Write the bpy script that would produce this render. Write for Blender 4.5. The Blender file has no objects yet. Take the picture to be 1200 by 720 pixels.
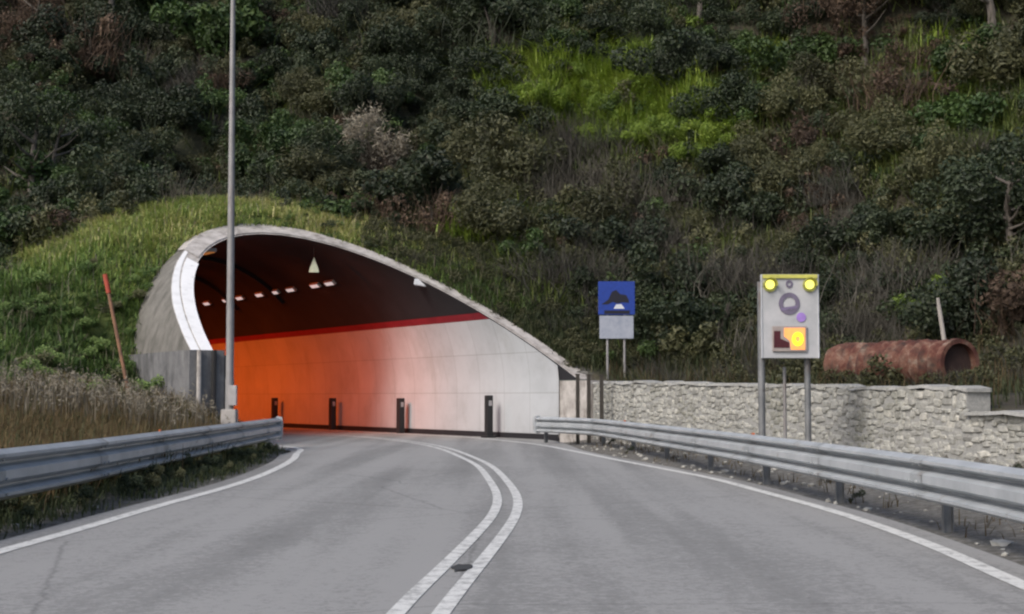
import bpy, bmesh, math, random
import numpy as np
from mathutils import Vector, Matrix

SC = bpy.context.scene
COL = SC.collection
rng = np.random.default_rng(11)
random.seed(5)
PI = math.pi

# ------------------------------------------------------------------ camera
F, EYE = 1700.0, 1.25                      # focal length in pixels of the 1200 px wide photo, eye height
TH = math.atan(105 / F)
CT, ST = math.cos(TH), math.sin(TH)
cam_data = bpy.data.cameras.new("camera")
cam = bpy.data.objects.new("camera", cam_data)
COL.objects.link(cam)
cam.location = (0, 0, EYE)
cam.rotation_euler = (PI / 2 + TH, 0, 0)
cam_data.sensor_width = 36
cam_data.lens = 36 * F / 1200
cam_data.clip_end = 1500
SC.camera = cam


def at(px, py, Y):
    """world point seen at a photo pixel, at distance Y along the road direction"""
    dx, dz = (px - 600) / F, -(py - 360) / F
    wy, wz = CT - dz * ST, ST + dz * CT
    k = Y / wy
    return Vector((dx * k, Y, EYE + wz * k))


def ground(px, py, z=0.0):
    dx, dz = (px - 600) / F, -(py - 360) / F
    wy, wz = CT - dz * ST, ST + dz * CT
    k = (z - EYE) / wz
    return Vector((dx * k, wy * k, z))


def project(P):
    P = np.asarray(P, float)
    x, y, z = P[..., 0], P[..., 1], P[..., 2] - EYE
    d = y * CT + z * ST
    v = -y * ST + z * CT
    d = np.where(np.abs(d) < 1e-3, 1e-3, d)
    return np.stack([600 + F * x / d, 360 - F * v / d, d], -1)


# ------------------------------------------------------------------ materials
def new_mat(name):
    m = bpy.data.materials.new(name)
    m.use_nodes = True
    nt = m.node_tree
    return m, nt, nt.nodes["Principled BSDF"]


def N(nt, t, **kw):
    n = nt.nodes.new(t)
    for k, v in kw.items():
        if k in n.inputs.keys():
            n.inputs[k].default_value = v
        else:
            setattr(n, k, v)
    return n


def ramp(nt, stops, src):
    r = nt.nodes.new("ShaderNodeValToRGB")
    el = r.color_ramp.elements
    while len(el) < len(stops):
        el.new(0.5)
    for e, (p, c) in zip(el, stops):
        e.position = p
        e.color = (*c, 1)
    nt.links.new(src, r.inputs[0])
    return r


def coords(nt, scale=(1, 1, 1), kind="Object"):
    tc = nt.nodes.new("ShaderNodeTexCoord")
    mp = nt.nodes.new("ShaderNodeMapping")
    mp.inputs["Scale"].default_value = scale
    nt.links.new(tc.outputs[kind], mp.inputs[0])
    return mp.outputs[0]


def mat_noise(name, stops, scale=6.0, rough=0.8, metal=0.0, bump=0.0, bscale=40.0, stretch=(1, 1, 1), detail=6.0, kind="Object", stain=None):
    m, nt, b = new_mat(name)
    v = coords(nt, stretch, kind)
    n = N(nt, "ShaderNodeTexNoise", Scale=scale, Detail=detail, Roughness=0.65)
    nt.links.new(v, n.inputs["Vector"])
    r = ramp(nt, stops, n.outputs["Fac"])
    out = r.outputs[0]
    if stain:
        n2 = N(nt, "ShaderNodeTexNoise", Scale=stain[0], Detail=5.0, Roughness=0.7)
        mp = N(nt, "ShaderNodeMapping")
        mp.inputs["Scale"].default_value = stain[2]
        nt.links.new(v, mp.inputs[0])
        nt.links.new(mp.outputs[0], n2.inputs["Vector"])
        r2 = ramp(nt, [(stain[3], (0, 0, 0)), (stain[4], (1, 1, 1))], n2.outputs["Fac"])
        mx = N(nt, "ShaderNodeMix", data_type="RGBA")
        nt.links.new(r2.outputs[0], mx.inputs[0])
        nt.links.new(out, mx.inputs[6])
        mx.inputs[7].default_value = (*stain[1], 1)
        out = mx.outputs[2]
    nt.links.new(out, b.inputs["Base Color"])
    b.inputs["Roughness"].default_value = rough
    b.inputs["Metallic"].default_value = metal
    if bump:
        n3 = N(nt, "ShaderNodeTexNoise", Scale=bscale, Detail=5.0)
        nt.links.new(v, n3.inputs["Vector"])
        bp = N(nt, "ShaderNodeBump", Strength=bump, Distance=0.02)
        nt.links.new(n3.outputs["Fac"], bp.inputs["Height"])
        nt.links.new(bp.outputs[0], b.inputs["Normal"])
    return m


def mat_leaf(name, stops, rough=0.6, translucent=0.25, vary=0.25):
    m, nt, b = new_mat(name)
    a = N(nt, "ShaderNodeAttribute", attribute_name="tint")
    r = ramp(nt, stops, a.outputs["Fac"])
    oi = nt.nodes.new("ShaderNodeObjectInfo")
    mr = N(nt, "ShaderNodeMapRange")
    mr.inputs["To Min"].default_value = 1 - vary
    mr.inputs["To Max"].default_value = 1 + vary
    nt.links.new(oi.outputs["Random"], mr.inputs["Value"])
    hs = N(nt, "ShaderNodeHueSaturation")
    nt.links.new(mr.outputs[0], hs.inputs["Value"])
    nt.links.new(r.outputs[0], hs.inputs["Color"])
    nt.links.new(hs.outputs[0], b.inputs["Base Color"])
    b.inputs["Roughness"].default_value = rough
    if translucent:
        t = nt.nodes.new("ShaderNodeBsdfTranslucent")
        nt.links.new(hs.outputs[0], t.inputs["Color"])
        mx = nt.nodes.new("ShaderNodeMixShader")
        mx.inputs[0].default_value = translucent
        nt.links.new(b.outputs[0], mx.inputs[1])
        nt.links.new(t.outputs[0], mx.inputs[2])
        nt.links.new(mx.outputs[0], nt.nodes["Material Output"].inputs["Surface"])
    return m


def mat_plain(name, col, rough=0.5, metal=0.0, emit=0.0):
    m, nt, b = new_mat(name)
    v = coords(nt)
    n = N(nt, "ShaderNodeTexNoise", Scale=9.0, Detail=5.0)
    nt.links.new(v, n.inputs["Vector"])
    r = ramp(nt, [(0.3, tuple(c * 0.82 for c in col)), (0.7, tuple(min(1, c * 1.08) for c in col))], n.outputs["Fac"])
    nt.links.new(r.outputs[0], b.inputs["Base Color"])
    b.inputs["Roughness"].default_value = rough
    b.inputs["Metallic"].default_value = metal
    if emit:
        b.inputs["Emission Color"].default_value = (*col, 1)
        b.inputs["Emission Strength"].default_value = emit
    return m


def asphalt_material():
    m, nt, b = new_mat("asphalt")
    v = coords(nt)
    big = N(nt, "ShaderNodeTexNoise", Scale=0.35, Detail=4.0)
    nt.links.new(v, big.inputs["Vector"])
    # wheel tracks and repairs run along the road
    mp = N(nt, "ShaderNodeMapping")
    mp.inputs["Scale"].default_value = (1.3, 0.05, 1)
    nt.links.new(v, mp.inputs[0])
    trk = N(nt, "ShaderNodeTexNoise", Scale=1.0, Detail=3.0)
    nt.links.new(mp.outputs[0], trk.inputs["Vector"])
    fine = N(nt, "ShaderNodeTexNoise", Scale=60.0, Detail=4.0)
    nt.links.new(v, fine.inputs["Vector"])
    md = N(nt, "ShaderNodeTexNoise", Scale=3.0, Detail=6.0, Roughness=0.7)
    nt.links.new(v, md.inputs["Vector"])
    a1 = N(nt, "ShaderNodeMath", operation="MULTIPLY_ADD")
    nt.links.new(big.outputs["Fac"], a1.inputs[0]); a1.inputs[1].default_value = 0.22
    nt.links.new(trk.outputs["Fac"], a1.inputs[2])
    a2 = N(nt, "ShaderNodeMath", operation="MULTIPLY_ADD")
    nt.links.new(fine.outputs["Fac"], a2.inputs[0]); a2.inputs[1].default_value = 0.42
    nt.links.new(a1.outputs[0], a2.inputs[2])
    a3 = N(nt, "ShaderNodeMath", operation="MULTIPLY_ADD")
    nt.links.new(md.outputs["Fac"], a3.inputs[0]); a3.inputs[1].default_value = 0.3
    nt.links.new(a2.outputs[0], a3.inputs[2])
    spk = N(nt, "ShaderNodeTexVoronoi", Scale=26.0)
    nt.links.new(v, spk.inputs["Vector"])
    a4 = N(nt, "ShaderNodeMath", operation="MULTIPLY_ADD")
    nt.links.new(spk.outputs["Color"], a4.inputs[0]); a4.inputs[1].default_value = 0.22
    nt.links.new(a3.outputs[0], a4.inputs[2])
    m12 = N(nt, "ShaderNodeTexNoise", Scale=11.0, Detail=5.0, Roughness=0.75)
    nt.links.new(v, m12.inputs["Vector"])
    a5 = N(nt, "ShaderNodeMath", operation="MULTIPLY_ADD")
    nt.links.new(m12.outputs["Fac"], a5.inputs[0]); a5.inputs[1].default_value = 0.45; nt.links.new(a4.outputs[0], a5.inputs[2])
    a3 = N(nt, "ShaderNodeMath", operation="SUBTRACT"); nt.links.new(a5.outputs[0], a3.inputs[0]); a3.inputs[1].default_value = 0.34
    r = ramp(nt, [(0.50, (0.110, 0.1085, 0.1055)), (0.72, (0.172, 0.170, 0.164)), (0.92, (0.220, 0.2175, 0.2105)), (1.0, (0.28, 0.276, 0.268))], a3.outputs[0])
    # cracks
    vo = N(nt, "ShaderNodeTexVoronoi", feature="DISTANCE_TO_EDGE", Scale=0.22)
    wob = N(nt, "ShaderNodeMix", data_type="VECTOR")
    wob.inputs[0].default_value = 0.12
    nt.links.new(v, wob.inputs[4]); nt.links.new(md.outputs["Color"], wob.inputs[5])
    nt.links.new(wob.outputs[1], vo.inputs["Vector"])
    cr = ramp(nt, [(0.0, (0.55, 0.55, 0.55)), (0.004, (1, 1, 1))], vo.outputs["Distance"])
    mx = N(nt, "ShaderNodeMix", data_type="RGBA", blend_type="MULTIPLY")
    mx.inputs[0].default_value = 0.7
    nt.links.new(r.outputs[0], mx.inputs[6]); nt.links.new(cr.outputs[0], mx.inputs[7])
    nt.links.new(mx.outputs[2], b.inputs["Base Color"])
    b.inputs["Roughness"].default_value = 0.75
    bp = N(nt, "ShaderNodeBump", Strength=0.35, Distance=0.006)
    nt.links.new(fine.outputs["Fac"], bp.inputs["Height"])
    nt.links.new(bp.outputs[0], b.inputs["Normal"])
    return m


def paint_material(name, col, wear=(0.36, 0.50)):
    m, nt, b = new_mat(name)
    v = coords(nt)
    n = N(nt, "ShaderNodeTexNoise", Scale=7.0, Detail=9.0, Roughness=0.78)
    nt.links.new(v, n.inputs["Vector"])
    r = ramp(nt, [(wear[0], (0.24, 0.24, 0.235)), (wear[1], col)], n.outputs["Fac"])
    nt.links.new(r.outputs[0], b.inputs["Base Color"])
    b.inputs["Roughness"].default_value = 0.7
    return m


def soil_material():
    m, nt, b = new_mat("hillside_soil")
    v = coords(nt)
    n1 = N(nt, "ShaderNodeTexNoise", Scale=0.16, Detail=7.0, Roughness=0.68)
    n2 = N(nt, "ShaderNodeTexNoise", Scale=1.8, Detail=6.0, Roughness=0.7)
    nt.links.new(v, n1.inputs["Vector"]); nt.links.new(v, n2.inputs["Vector"])
    r1 = ramp(nt, [(0.32, (0.022, 0.027, 0.012)), (0.46, (0.036, 0.038, 0.020)), (0.56, (0.052, 0.044, 0.032)), (0.66, (0.032, 0.045, 0.015))], n1.outputs["Fac"])
    r2 = ramp(nt, [(0.3, (0.45, 0.45, 0.45)), (0.7, (1.3, 1.25, 1.15))], n2.outputs["Fac"])
    mx = N(nt, "ShaderNodeMix", data_type="RGBA", blend_type="MULTIPLY")
    mx.inputs[0].default_value = 1
    nt.links.new(r1.outputs[0], mx.inputs[6]); nt.links.new(r2.outputs[0], mx.inputs[7])
    # stony grey verge where the ground has been filled level beside the road
    a = N(nt, "ShaderNodeAttribute", attribute_name="verge")
    n4 = N(nt, "ShaderNodeTexNoise", Scale=9.0, Detail=7.0, Roughness=0.75)
    nt.links.new(v, n4.inputs["Vector"])
    rv = ramp(nt, [(0.34, (0.050, 0.046, 0.038)), (0.5, (0.115, 0.108, 0.096)), (0.66, (0.20, 0.195, 0.18))], n4.outputs["Fac"])
    mv = N(nt, "ShaderNodeMix", data_type="RGBA")
    nt.links.new(a.outputs["Fac"], mv.inputs[0]); nt.links.new(mx.outputs[2], mv.inputs[6]); nt.links.new(rv.outputs[0], mv.inputs[7])
    ga = N(nt, "ShaderNodeAttribute", attribute_name="grassy")
    rg_ = ramp(nt, [(0.3, (0.045, 0.070, 0.016)), (0.7, (0.115, 0.145, 0.036))], n2.outputs["Fac"])
    mg = N(nt, "ShaderNodeMix", data_type="RGBA")
    nt.links.new(ga.outputs["Fac"], mg.inputs[0]); nt.links.new(mv.outputs[2], mg.inputs[6]); nt.links.new(rg_.outputs[0], mg.inputs[7])
    nt.links.new(mg.outputs[2], b.inputs["Base Color"])
    b.inputs["Roughness"].default_value = 0.95
    n3 = N(nt, "ShaderNodeTexNoise", Scale=5.0, Detail=8.0)
    nt.links.new(v, n3.inputs["Vector"])
    bp = N(nt, "ShaderNodeBump", Strength=0.7, Distance=0.1)
    nt.links.new(n3.outputs["Fac"], bp.inputs["Height"])
    nt.links.new(bp.outputs[0], b.inputs["Normal"])
    return m


def stone_material():
    m, nt, b = new_mat("rubble_stone")
    a = N(nt, "ShaderNodeAttribute", attribute_name="tint")
    r = ramp(nt, [(0.0, (0.25, 0.25, 0.24)), (0.35, (0.36, 0.36, 0.345)), (0.7, (0.44, 0.44, 0.42)), (1.0, (0.54, 0.53, 0.495))], a.outputs["Fac"])
    v = coords(nt)
    n = N(nt, "ShaderNodeTexNoise", Scale=11.0, Detail=7.0, Roughness=0.7)
    nt.links.new(v, n.inputs["Vector"])
    r2 = ramp(nt, [(0.3, (0.55, 0.55, 0.52)), (0.65, (1.1, 1.08, 1.04))], n.outputs["Fac"])
    mx = N(nt, "ShaderNodeMix", data_type="RGBA", blend_type="MULTIPLY")
    mx.inputs[0].default_value = 1
    nt.links.new(r.outputs[0], mx.inputs[6]); nt.links.new(r2.outputs[0], mx.inputs[7])
    n5 = N(nt, "ShaderNodeTexNoise", Scale=0.9, Detail=6.0, Roughness=0.7)
    nt.links.new(v, n5.inputs["Vector"])
    r5_ = ramp(nt, [(0.52, (0, 0, 0)), (0.72, (0.75, 0.75, 0.75))], n5.outputs["Fac"])
    ms = N(nt, "ShaderNodeMix", data_type="RGBA")
    nt.links.new(r5_.outputs[0], ms.inputs[0]); nt.links.new(mx.outputs[2], ms.inputs[6]); ms.inputs[7].default_value = (0.15, 0.15, 0.115, 1)
    nt.links.new(ms.outputs[2], b.inputs["Base Color"])
    b.inputs["Roughness"].default_value = 0.9
    bp = N(nt, "ShaderNodeBump", Strength=0.5, Distance=0.03)
    nt.links.new(n.outputs["Fac"], bp.inputs["Height"])
    nt.links.new(bp.outputs[0], b.inputs["Normal"])
    return m


M = {}
M["asphalt"] = asphalt_material()
M["paint"] = paint_material("road_paint", (0.62, 0.62, 0.60))
M["paint_worn"] = paint_material("worn_road_paint", (0.62, 0.62, 0.60), (0.37, 0.53))
M["patch"] = mat_noise("fresh_bitumen", [(0.3, (0.025, 0.025, 0.026)), (0.7, (0.05, 0.05, 0.05))], 20, 0.8)
M["soil"] = soil_material()
M["concrete"] = mat_noise("weathered_concrete", [(0.3, (0.10, 0.097, 0.085)), (0.5, (0.155, 0.148, 0.133)), (0.7, (0.21, 0.198, 0.18))], 2.2, 0.9, bump=0.3, stain=(1.4, (0.085, 0.08, 0.07), (1.2, 1.2, 0.25), 0.50, 0.72))
M["concrete_rim"] = mat_noise("pale_concrete", [(0.3, (0.29, 0.27, 0.25)), (0.5, (0.43, 0.40, 0.375)), (0.7, (0.54, 0.51, 0.485))], 3.0, 0.9, bump=0.25, stain=(2.0, (0.16, 0.14, 0.125), (1, 1, 0.4), 0.52, 0.7))
M["concrete_dark"] = mat_noise("damp_concrete", [(0.3, (0.10, 0.10, 0.105)), (0.5, (0.165, 0.165, 0.17)), (0.7, (0.22, 0.22, 0.22))], 2.5, 0.9, bump=0.3, stain=(1.0, (0.05, 0.05, 0.05), (1.5, 1.5, 0.3), 0.48, 0.66))
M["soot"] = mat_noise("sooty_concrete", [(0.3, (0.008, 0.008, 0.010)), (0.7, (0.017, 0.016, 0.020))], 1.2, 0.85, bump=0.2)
M["white_wall"] = mat_noise("whitewashed_lining", [(0.25, (0.41, 0.42, 0.435)), (0.5, (0.475, 0.49, 0.51)), (0.75, (0.515, 0.53, 0.55))], 0.9, 0.7, stain=(1.1, (0.36, 0.36, 0.355), (1.0, 1.0, 0.5), 0.54, 0.88))
M["white_rim"] = mat_noise("white_edge_paint", [(0.25, (0.66, 0.66, 0.66)), (0.5, (0.80, 0.80, 0.80)), (0.75, (0.84, 0.84, 0.84))], 2.5, 0.6, stain=(3.0, (0.5, 0.5, 0.49), (1, 1, 0.4), 0.60, 0.78))
def panel_joints():
    m = M["white_wall"]; nt = m.node_tree; b = nt.nodes["Principled BSDF"]
    src = b.inputs["Base Color"].links[0].from_socket
    a = N(nt, "ShaderNodeAttribute", attribute_name="wall_st")
    br = nt.nodes.new("ShaderNodeTexBrick")
    br.offset = 0.0; br.inputs["Scale"].default_value = 1.0; br.inputs["Mortar Size"].default_value = 0.010; br.inputs["Mortar Smooth"].default_value = 0.3
    br.inputs["Brick Width"].default_value = 1.5; br.inputs["Row Height"].default_value = 1.2
    br.inputs["Color1"].default_value = (1, 1, 1, 1); br.inputs["Color2"].default_value = (0.92, 0.92, 0.92, 1); br.inputs["Mortar"].default_value = (0.62, 0.61, 0.60, 1)
    nt.links.new(a.outputs["Vector"], br.inputs["Vector"])
    mx = N(nt, "ShaderNodeMix", data_type="RGBA", blend_type="MULTIPLY"); mx.inputs[0].default_value = 1
    nt.links.new(src, mx.inputs[6]); nt.links.new(br.outputs["Color"], mx.inputs[7])
    nt.links.new(mx.outputs[2], b.inputs["Base Color"])


panel_joints()
M["red_stripe"] = mat_noise("red_stripe_paint", [(0.3, (0.17, 0.010, 0.018)), (0.7, (0.26, 0.018, 0.028))], 2.0, 0.6)
M["steel"] = mat_noise("galvanised_steel", [(0.25, (0.36, 0.385, 0.405)), (0.5, (0.48, 0.505, 0.525)), (0.75, (0.58, 0.60, 0.62))], 1.6, 0.45, 0.30, bump=0.05, stain=(2.4, (0.26, 0.235, 0.21), (1, 1, 1), 0.58, 0.78))
M["steel_lap"] = mat_noise("weathered_lap_steel", [(0.25, (0.28, 0.30, 0.31)), (0.5, (0.40, 0.42, 0.435)), (0.75, (0.50, 0.52, 0.53))], 2.6, 0.55, 0.3, stain=(3.0, (0.20, 0.16, 0.13), (1, 1, 1), 0.55, 0.75))
M["steel_pole"] = mat_noise("dull_pole_steel", [(0.3, (0.22, 0.215, 0.215)), (0.7, (0.34, 0.33, 0.33))], 2.0, 0.6, 0.3, stain=(1.5, (0.2, 0.15, 0.13), (3, 3, 0.4), 0.55, 0.75))
M["post"] = mat_noise("dull_post_steel", [(0.3, (0.13, 0.135, 0.14)), (0.7, (0.26, 0.265, 0.27))], 3.0, 0.6, 0.4, stain=(3.0, (0.12, 0.07, 0.045), (1, 1, 0.5), 0.55, 0.75))
M["dark"] = mat_plain("blackened_plastic", (0.018, 0.017, 0.018), 0.6)
M["dark_wood"] = mat_noise("dark_timber", [(0.3, (0.022, 0.02, 0.017)), (0.7, (0.06, 0.052, 0.043))], 6.0, 0.9, stretch=(4, 4, 0.5))
M["rust"] = mat_noise("rusted_iron", [(0.30, (0.050, 0.018, 0.014)), (0.44, (0.105, 0.036, 0.026)), (0.55, (0.17, 0.085, 0.06)), (0.66, (0.28, 0.21, 0.165))], 3.4, 0.9, 0.1, bump=0.4, stain=(2.2, (0.035, 0.026, 0.022), (1, 1, 1), 0.47, 0.66))
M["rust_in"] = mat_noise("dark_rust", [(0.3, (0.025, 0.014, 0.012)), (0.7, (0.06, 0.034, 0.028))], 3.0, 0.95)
M["orange_pole"] = mat_noise("faded_red_paint", [(0.3, (0.13, 0.07, 0.045)), (0.6, (0.24, 0.125, 0.07))], 5.0, 0.8)
M["red_tip"] = mat_plain("red_paint", (0.36, 0.055, 0.025), 0.6)
M["dead_wood"] = mat_noise("bleached_wood", [(0.3, (0.26, 0.235, 0.21)), (0.7, (0.42, 0.39, 0.36))], 5.0, 0.9, stretch=(3, 3, 0.4))
M["blue"] = mat_plain("blue_sign_face", (0.010, 0.042, 0.28), 0.4)
M["navy"] = mat_plain("navy_pictogram", (0.004, 0.004, 0.016), 0.5)
M["white_sign"] = mat_plain("white_sign_face", (0.62, 0.64, 0.68), 0.45)
M["plate"] = mat_noise("weathered_white_plate", [(0.3, (0.24, 0.27, 0.34)), (0.7, (0.38, 0.40, 0.46))], 4.0, 0.5)
M["panel"] = mat_noise("pale_sign_panel", [(0.3, (0.36, 0.37, 0.385)), (0.7, (0.49, 0.49, 0.505))], 3.0, 0.5)
M["violet"] = mat_plain("violet_grey_print", (0.19, 0.155, 0.26), 0.6)
M["violet_dark"] = mat_plain("violet_dark_print", (0.15, 0.13, 0.19), 0.6)
M["lilac"] = mat_plain("lilac_print", (0.36, 0.22, 0.62), 0.6)
M["yellow_lamp"] = mat_plain("lit_yellow_lens", (1.0, 0.92, 0.20), 0.4, emit=0.95)
M["yellow_bar"] = mat_plain("yellow_top_strip", (0.55, 0.53, 0.12), 0.5)
M["olive_lip"] = mat_plain("lamp_shroud", (0.36, 0.36, 0.09), 0.6)
M["amber_screen"] = mat_plain("lit_amber_screen", (0.95, 0.34, 0.10), 0.4, emit=0.55)
M["amber_digit"] = mat_plain("lit_yellow_digit", (1.0, 0.60, 0.03), 0.4, emit=0.95)
M["maroon"] = mat_plain("unlit_dark_segment", (0.065, 0.006, 0.012), 0.5)
M["screen_frame"] = mat_plain("screen_bezel", (0.35, 0.30, 0.28), 0.5)
M["reflector"] = mat_plain("orange_reflector", (0.55, 0.13, 0.03), 0.3)
M["lamp_body"] = mat_plain("lamp_housing_grey", (0.42, 0.40, 0.40), 0.5, 0.2)
M["sodium"] = mat_plain("lit_sodium_lens", (1.0, 0.42, 0.12), 0.4, emit=0.15)
M["dim_lens"] = mat_plain("dim_lamp_lens", (0.62, 0.60, 0.60), 0.4, emit=0.55)
M["pale_green"] = mat_plain("pale_green_enamel", (0.42, 0.66, 0.52), 0.5)
M["stone"] = stone_material()
M["mortar"] = mat_noise("wall_mortar", [(0.3, (0.24, 0.24, 0.228)), (0.7, (0.37, 0.365, 0.345))], 14.0, 0.95, bump=0.5)
M["pebble"] = mat_noise("pale_pebbles", [(0.3, (0.22, 0.21, 0.19)), (0.7, (0.48, 0.47, 0.43))], 5.0, 0.9)
M["bark"] = mat_noise("grey_bark", [(0.3, (0.07, 0.06, 0.052)), (0.7, (0.17, 0.15, 0.13))], 6.0, 0.95, stretch=(3, 3, 0.5), bump=0.4)
M["dark_bark"] = mat_noise("dark_bark", [(0.3, (0.028, 0.024, 0.02)), (0.7, (0.07, 0.06, 0.05))], 6.0, 0.95)

L = {
    "evergreen": mat_leaf("evergreen_leaf", [(0.0, (0.015, 0.024, 0.011)), (0.6, (0.029, 0.044, 0.018)), (1.0, (0.054, 0.070, 0.030))]),
    "olive": mat_leaf("olive_leaf", [(0.0, (0.038, 0.043, 0.018)), (0.6, (0.076, 0.080, 0.032)), (1.0, (0.13, 0.128, 0.058))]),
    "green": mat_leaf("green_leaf", [(0.0, (0.026, 0.052, 0.014)), (0.6, (0.050, 0.092, 0.022)), (1.0, (0.085, 0.135, 0.036))]),
    "lime": mat_leaf("lime_leaf", [(0.0, (0.080, 0.130, 0.014)), (0.6, (0.160, 0.240, 0.025)), (1.0, (0.27, 0.345, 0.05))], vary=0.15),
    "twig": mat_leaf("grey_twig", [(0.0, (0.034, 0.031, 0.024)), (0.6, (0.066, 0.061, 0.049)), (1.0, (0.13, 0.12, 0.10))], 0.9, 0.0),
    "brown": mat_leaf("brown_leaf", [(0.0, (0.045, 0.029, 0.019)), (0.6, (0.085, 0.056, 0.037)), (1.0, (0.16, 0.108, 0.072))], 0.8),
    "straw": mat_leaf("dry_straw", [(0.0, (0.12, 0.10, 0.07)), (0.6, (0.225, 0.195, 0.145)), (1.0, (0.37, 0.335, 0.265))], 0.8),
    "weed": mat_leaf("dry_weed", [(0.0, (0.060, 0.040, 0.018)), (0.5, (0.115, 0.078, 0.034)), (1.0, (0.19, 0.145, 0.062))], 0.8),
    "grass": mat_leaf("mound_grass", [(0.0, (0.065, 0.112, 0.032)), (0.2, (0.11, 0.18, 0.046)), (0.45, (0.185, 0.28, 0.068)), (0.75, (0.31, 0.355, 0.095)), (1.0, (0.48, 0.44, 0.20))], 0.7),
    "slope_grass": mat_leaf("slope_grass_leaf", [(0.0, (0.048, 0.068, 0.014)), (0.5, (0.100, 0.135, 0.027)), (1.0, (0.19, 0.21, 0.06))], 0.7),
    "mound_weed": mat_leaf("mound_weed_leaf", [(0.0, (0.06, 0.11, 0.028)), (0.6, (0.11, 0.185, 0.048)), (1.0, (0.19, 0.26, 0.075))], 0.7),
    "verge": mat_leaf("verge_grass", [(0.0, (0.024, 0.036, 0.012)), (0.6, (0.052, 0.070, 0.022)), (1.0, (0.13, 0.12, 0.06))], 0.7),
}


# ------------------------------------------------------------------ object helpers
def tag(o, label=None, cat=None, group=None, kind=None):
    if label: o["label"] = label
    if cat: o["category"] = cat
    if group: o["group"] = group
    if kind: o["kind"] = kind
    return o


def empty(name, loc, label, cat, group=None):
    o = bpy.data.objects.new(name, None)
    COL.objects.link(o)
    o.location = loc
    o.empty_display_size = 0.2
    return tag(o, label, cat, group)


def np_mesh(name, V, faces_list, mats, tint=None, smooth=False, mat_index=None, attr="tint"):
    """faces_list: list of integer arrays (n,3) or (n,4)"""
    me = bpy.data.meshes.new(name)
    V = np.asarray(V, np.float32).reshape(-1, 3)
    loops = np.concatenate([f.reshape(-1) for f in faces_list]).astype(np.int32)
    tot = np.concatenate([np.full(len(f), f.shape[1], np.int32) for f in faces_list])
    start = np.concatenate([[0], np.cumsum(tot)[:-1]]).astype(np.int32)
    me.vertices.add(len(V)); me.vertices.foreach_set("co", V.reshape(-1))
    me.loops.add(len(loops)); me.loops.foreach_set("vertex_index", loops)
    me.polygons.add(len(tot)); me.polygons.foreach_set("loop_start", start); me.polygons.foreach_set("loop_total", tot)
    for m in mats: me.materials.append(m)
    if mat_index is not None: me.polygons.foreach_set("material_index", np.asarray(mat_index, np.int32))
    me.polygons.foreach_set("use_smooth", np.full(len(tot), bool(smooth)))
    if tint is not None:
        at_ = me.attributes.new(attr, "FLOAT", "FACE" if len(tint) == len(tot) else "POINT")
        at_.data.foreach_set("value", np.asarray(tint, np.float32))
    me.update(calc_edges=True); me.validate()
    return me


def link_mesh(name, me, parent=None):
    o = bpy.data.objects.new(name, me)
    COL.objects.link(o)
    if parent: o.parent = parent
    return o


class MB:
    """collects shapes and links them as one mesh object"""
    def __init__(self): self.v, self.f = [], []

    def add(self, vs, fs):
        n = len(self.v)
        self.v += [tuple(p) for p in vs]
        self.f += [tuple(i + n for i in f) for f in fs]
        return self

    def box(self, c, size, rot=None, bevel=0.0):
        bm = bmesh.new()
        bmesh.ops.create_cube(bm, size=1)
        bmesh.ops.scale(bm, vec=size, verts=bm.verts)
        if bevel: bmesh.ops.bevel(bm, geom=bm.edges[:], offset=bevel, segments=2, affect='EDGES', profile=0.7)
        if rot is not None: bmesh.ops.transform(bm, matrix=rot.to_4x4(), verts=bm.verts)
        bmesh.ops.translate(bm, vec=c, verts=bm.verts)
        bm.verts.index_update()
        self.add([v.co[:] for v in bm.verts], [[v.index for v in f.verts] for f in bm.faces])
        bm.free(); return self

    def tube(self, pts, radii, n=10, caps=True):
        pts = [Vector(p) for p in pts]
        rings, prev = [], None
        for i, p in enumerate(pts):
            d = (pts[min(i + 1, len(pts) - 1)] - pts[max(i - 1, 0)]).normalized()
            if prev is None:
                a = d.orthogonal().normalized()
            else:
                a = (prev - d * prev.dot(d)).normalized()
            prev = a
            b = d.cross(a)
            r = radii[i] if hasattr(radii, "__len__") else radii
            rings.append([p + (a * math.cos(2 * PI * k / n) + b * math.sin(2 * PI * k / n)) * r for k in range(n)])
        vs = [v for r in rings for v in r]
        fs = []
        for i in range(len(rings) - 1):
            for k in range(n):
                fs.append((i * n + k, i * n + (k + 1) % n, (i + 1) * n + (k + 1) % n, (i + 1) * n + k))
        if caps:
            fs.append(tuple(reversed(range(n)))); fs.append(tuple((len(rings) - 1) * n + k for k in range(n)))
        return self.add(vs, fs)

    def build(self, name, mat, parent=None, smooth=False):
        me = bpy.data.meshes.new(name)
        me.from_pydata(self.v, [], self.f)
        me.materials.append(mat)
        bm = bmesh.new(); bm.from_mesh(me)
        bmesh.ops.recalc_face_normals(bm, faces=bm.faces)
        bm.to_mesh(me); bm.free()
        if smooth:
            for p in me.polygons: p.use_smooth = True
            try: me.set_sharp_from_angle(angle=math.radians(40))
            except Exception: pass
        return link_mesh(name, me, parent)


def spline(pts, n):
    """Catmull-Rom through 2-D / 3-D points, resampled evenly to n points"""
    P = np.array(pts, float)
    P = np.vstack([2 * P[0] - P[1], P, 2 * P[-1] - P[-2]])
    out = []
    for i in range(1, len(P) - 2):
        p0, p1, p2, p3 = P[i - 1], P[i], P[i + 1], P[i + 2]
        for t in np.linspace(0, 1, 24, endpoint=False):
            out.append(0.5 * (2 * p1 + (p2 - p0) * t + (2 * p0 - 5 * p1 + 4 * p2 - p3) * t ** 2 + (-p0 + 3 * p1 - 3 * p2 + p3) * t ** 3))
    out.append(P[-2]); out = np.array(out)
    return resample(out, n)


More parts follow.
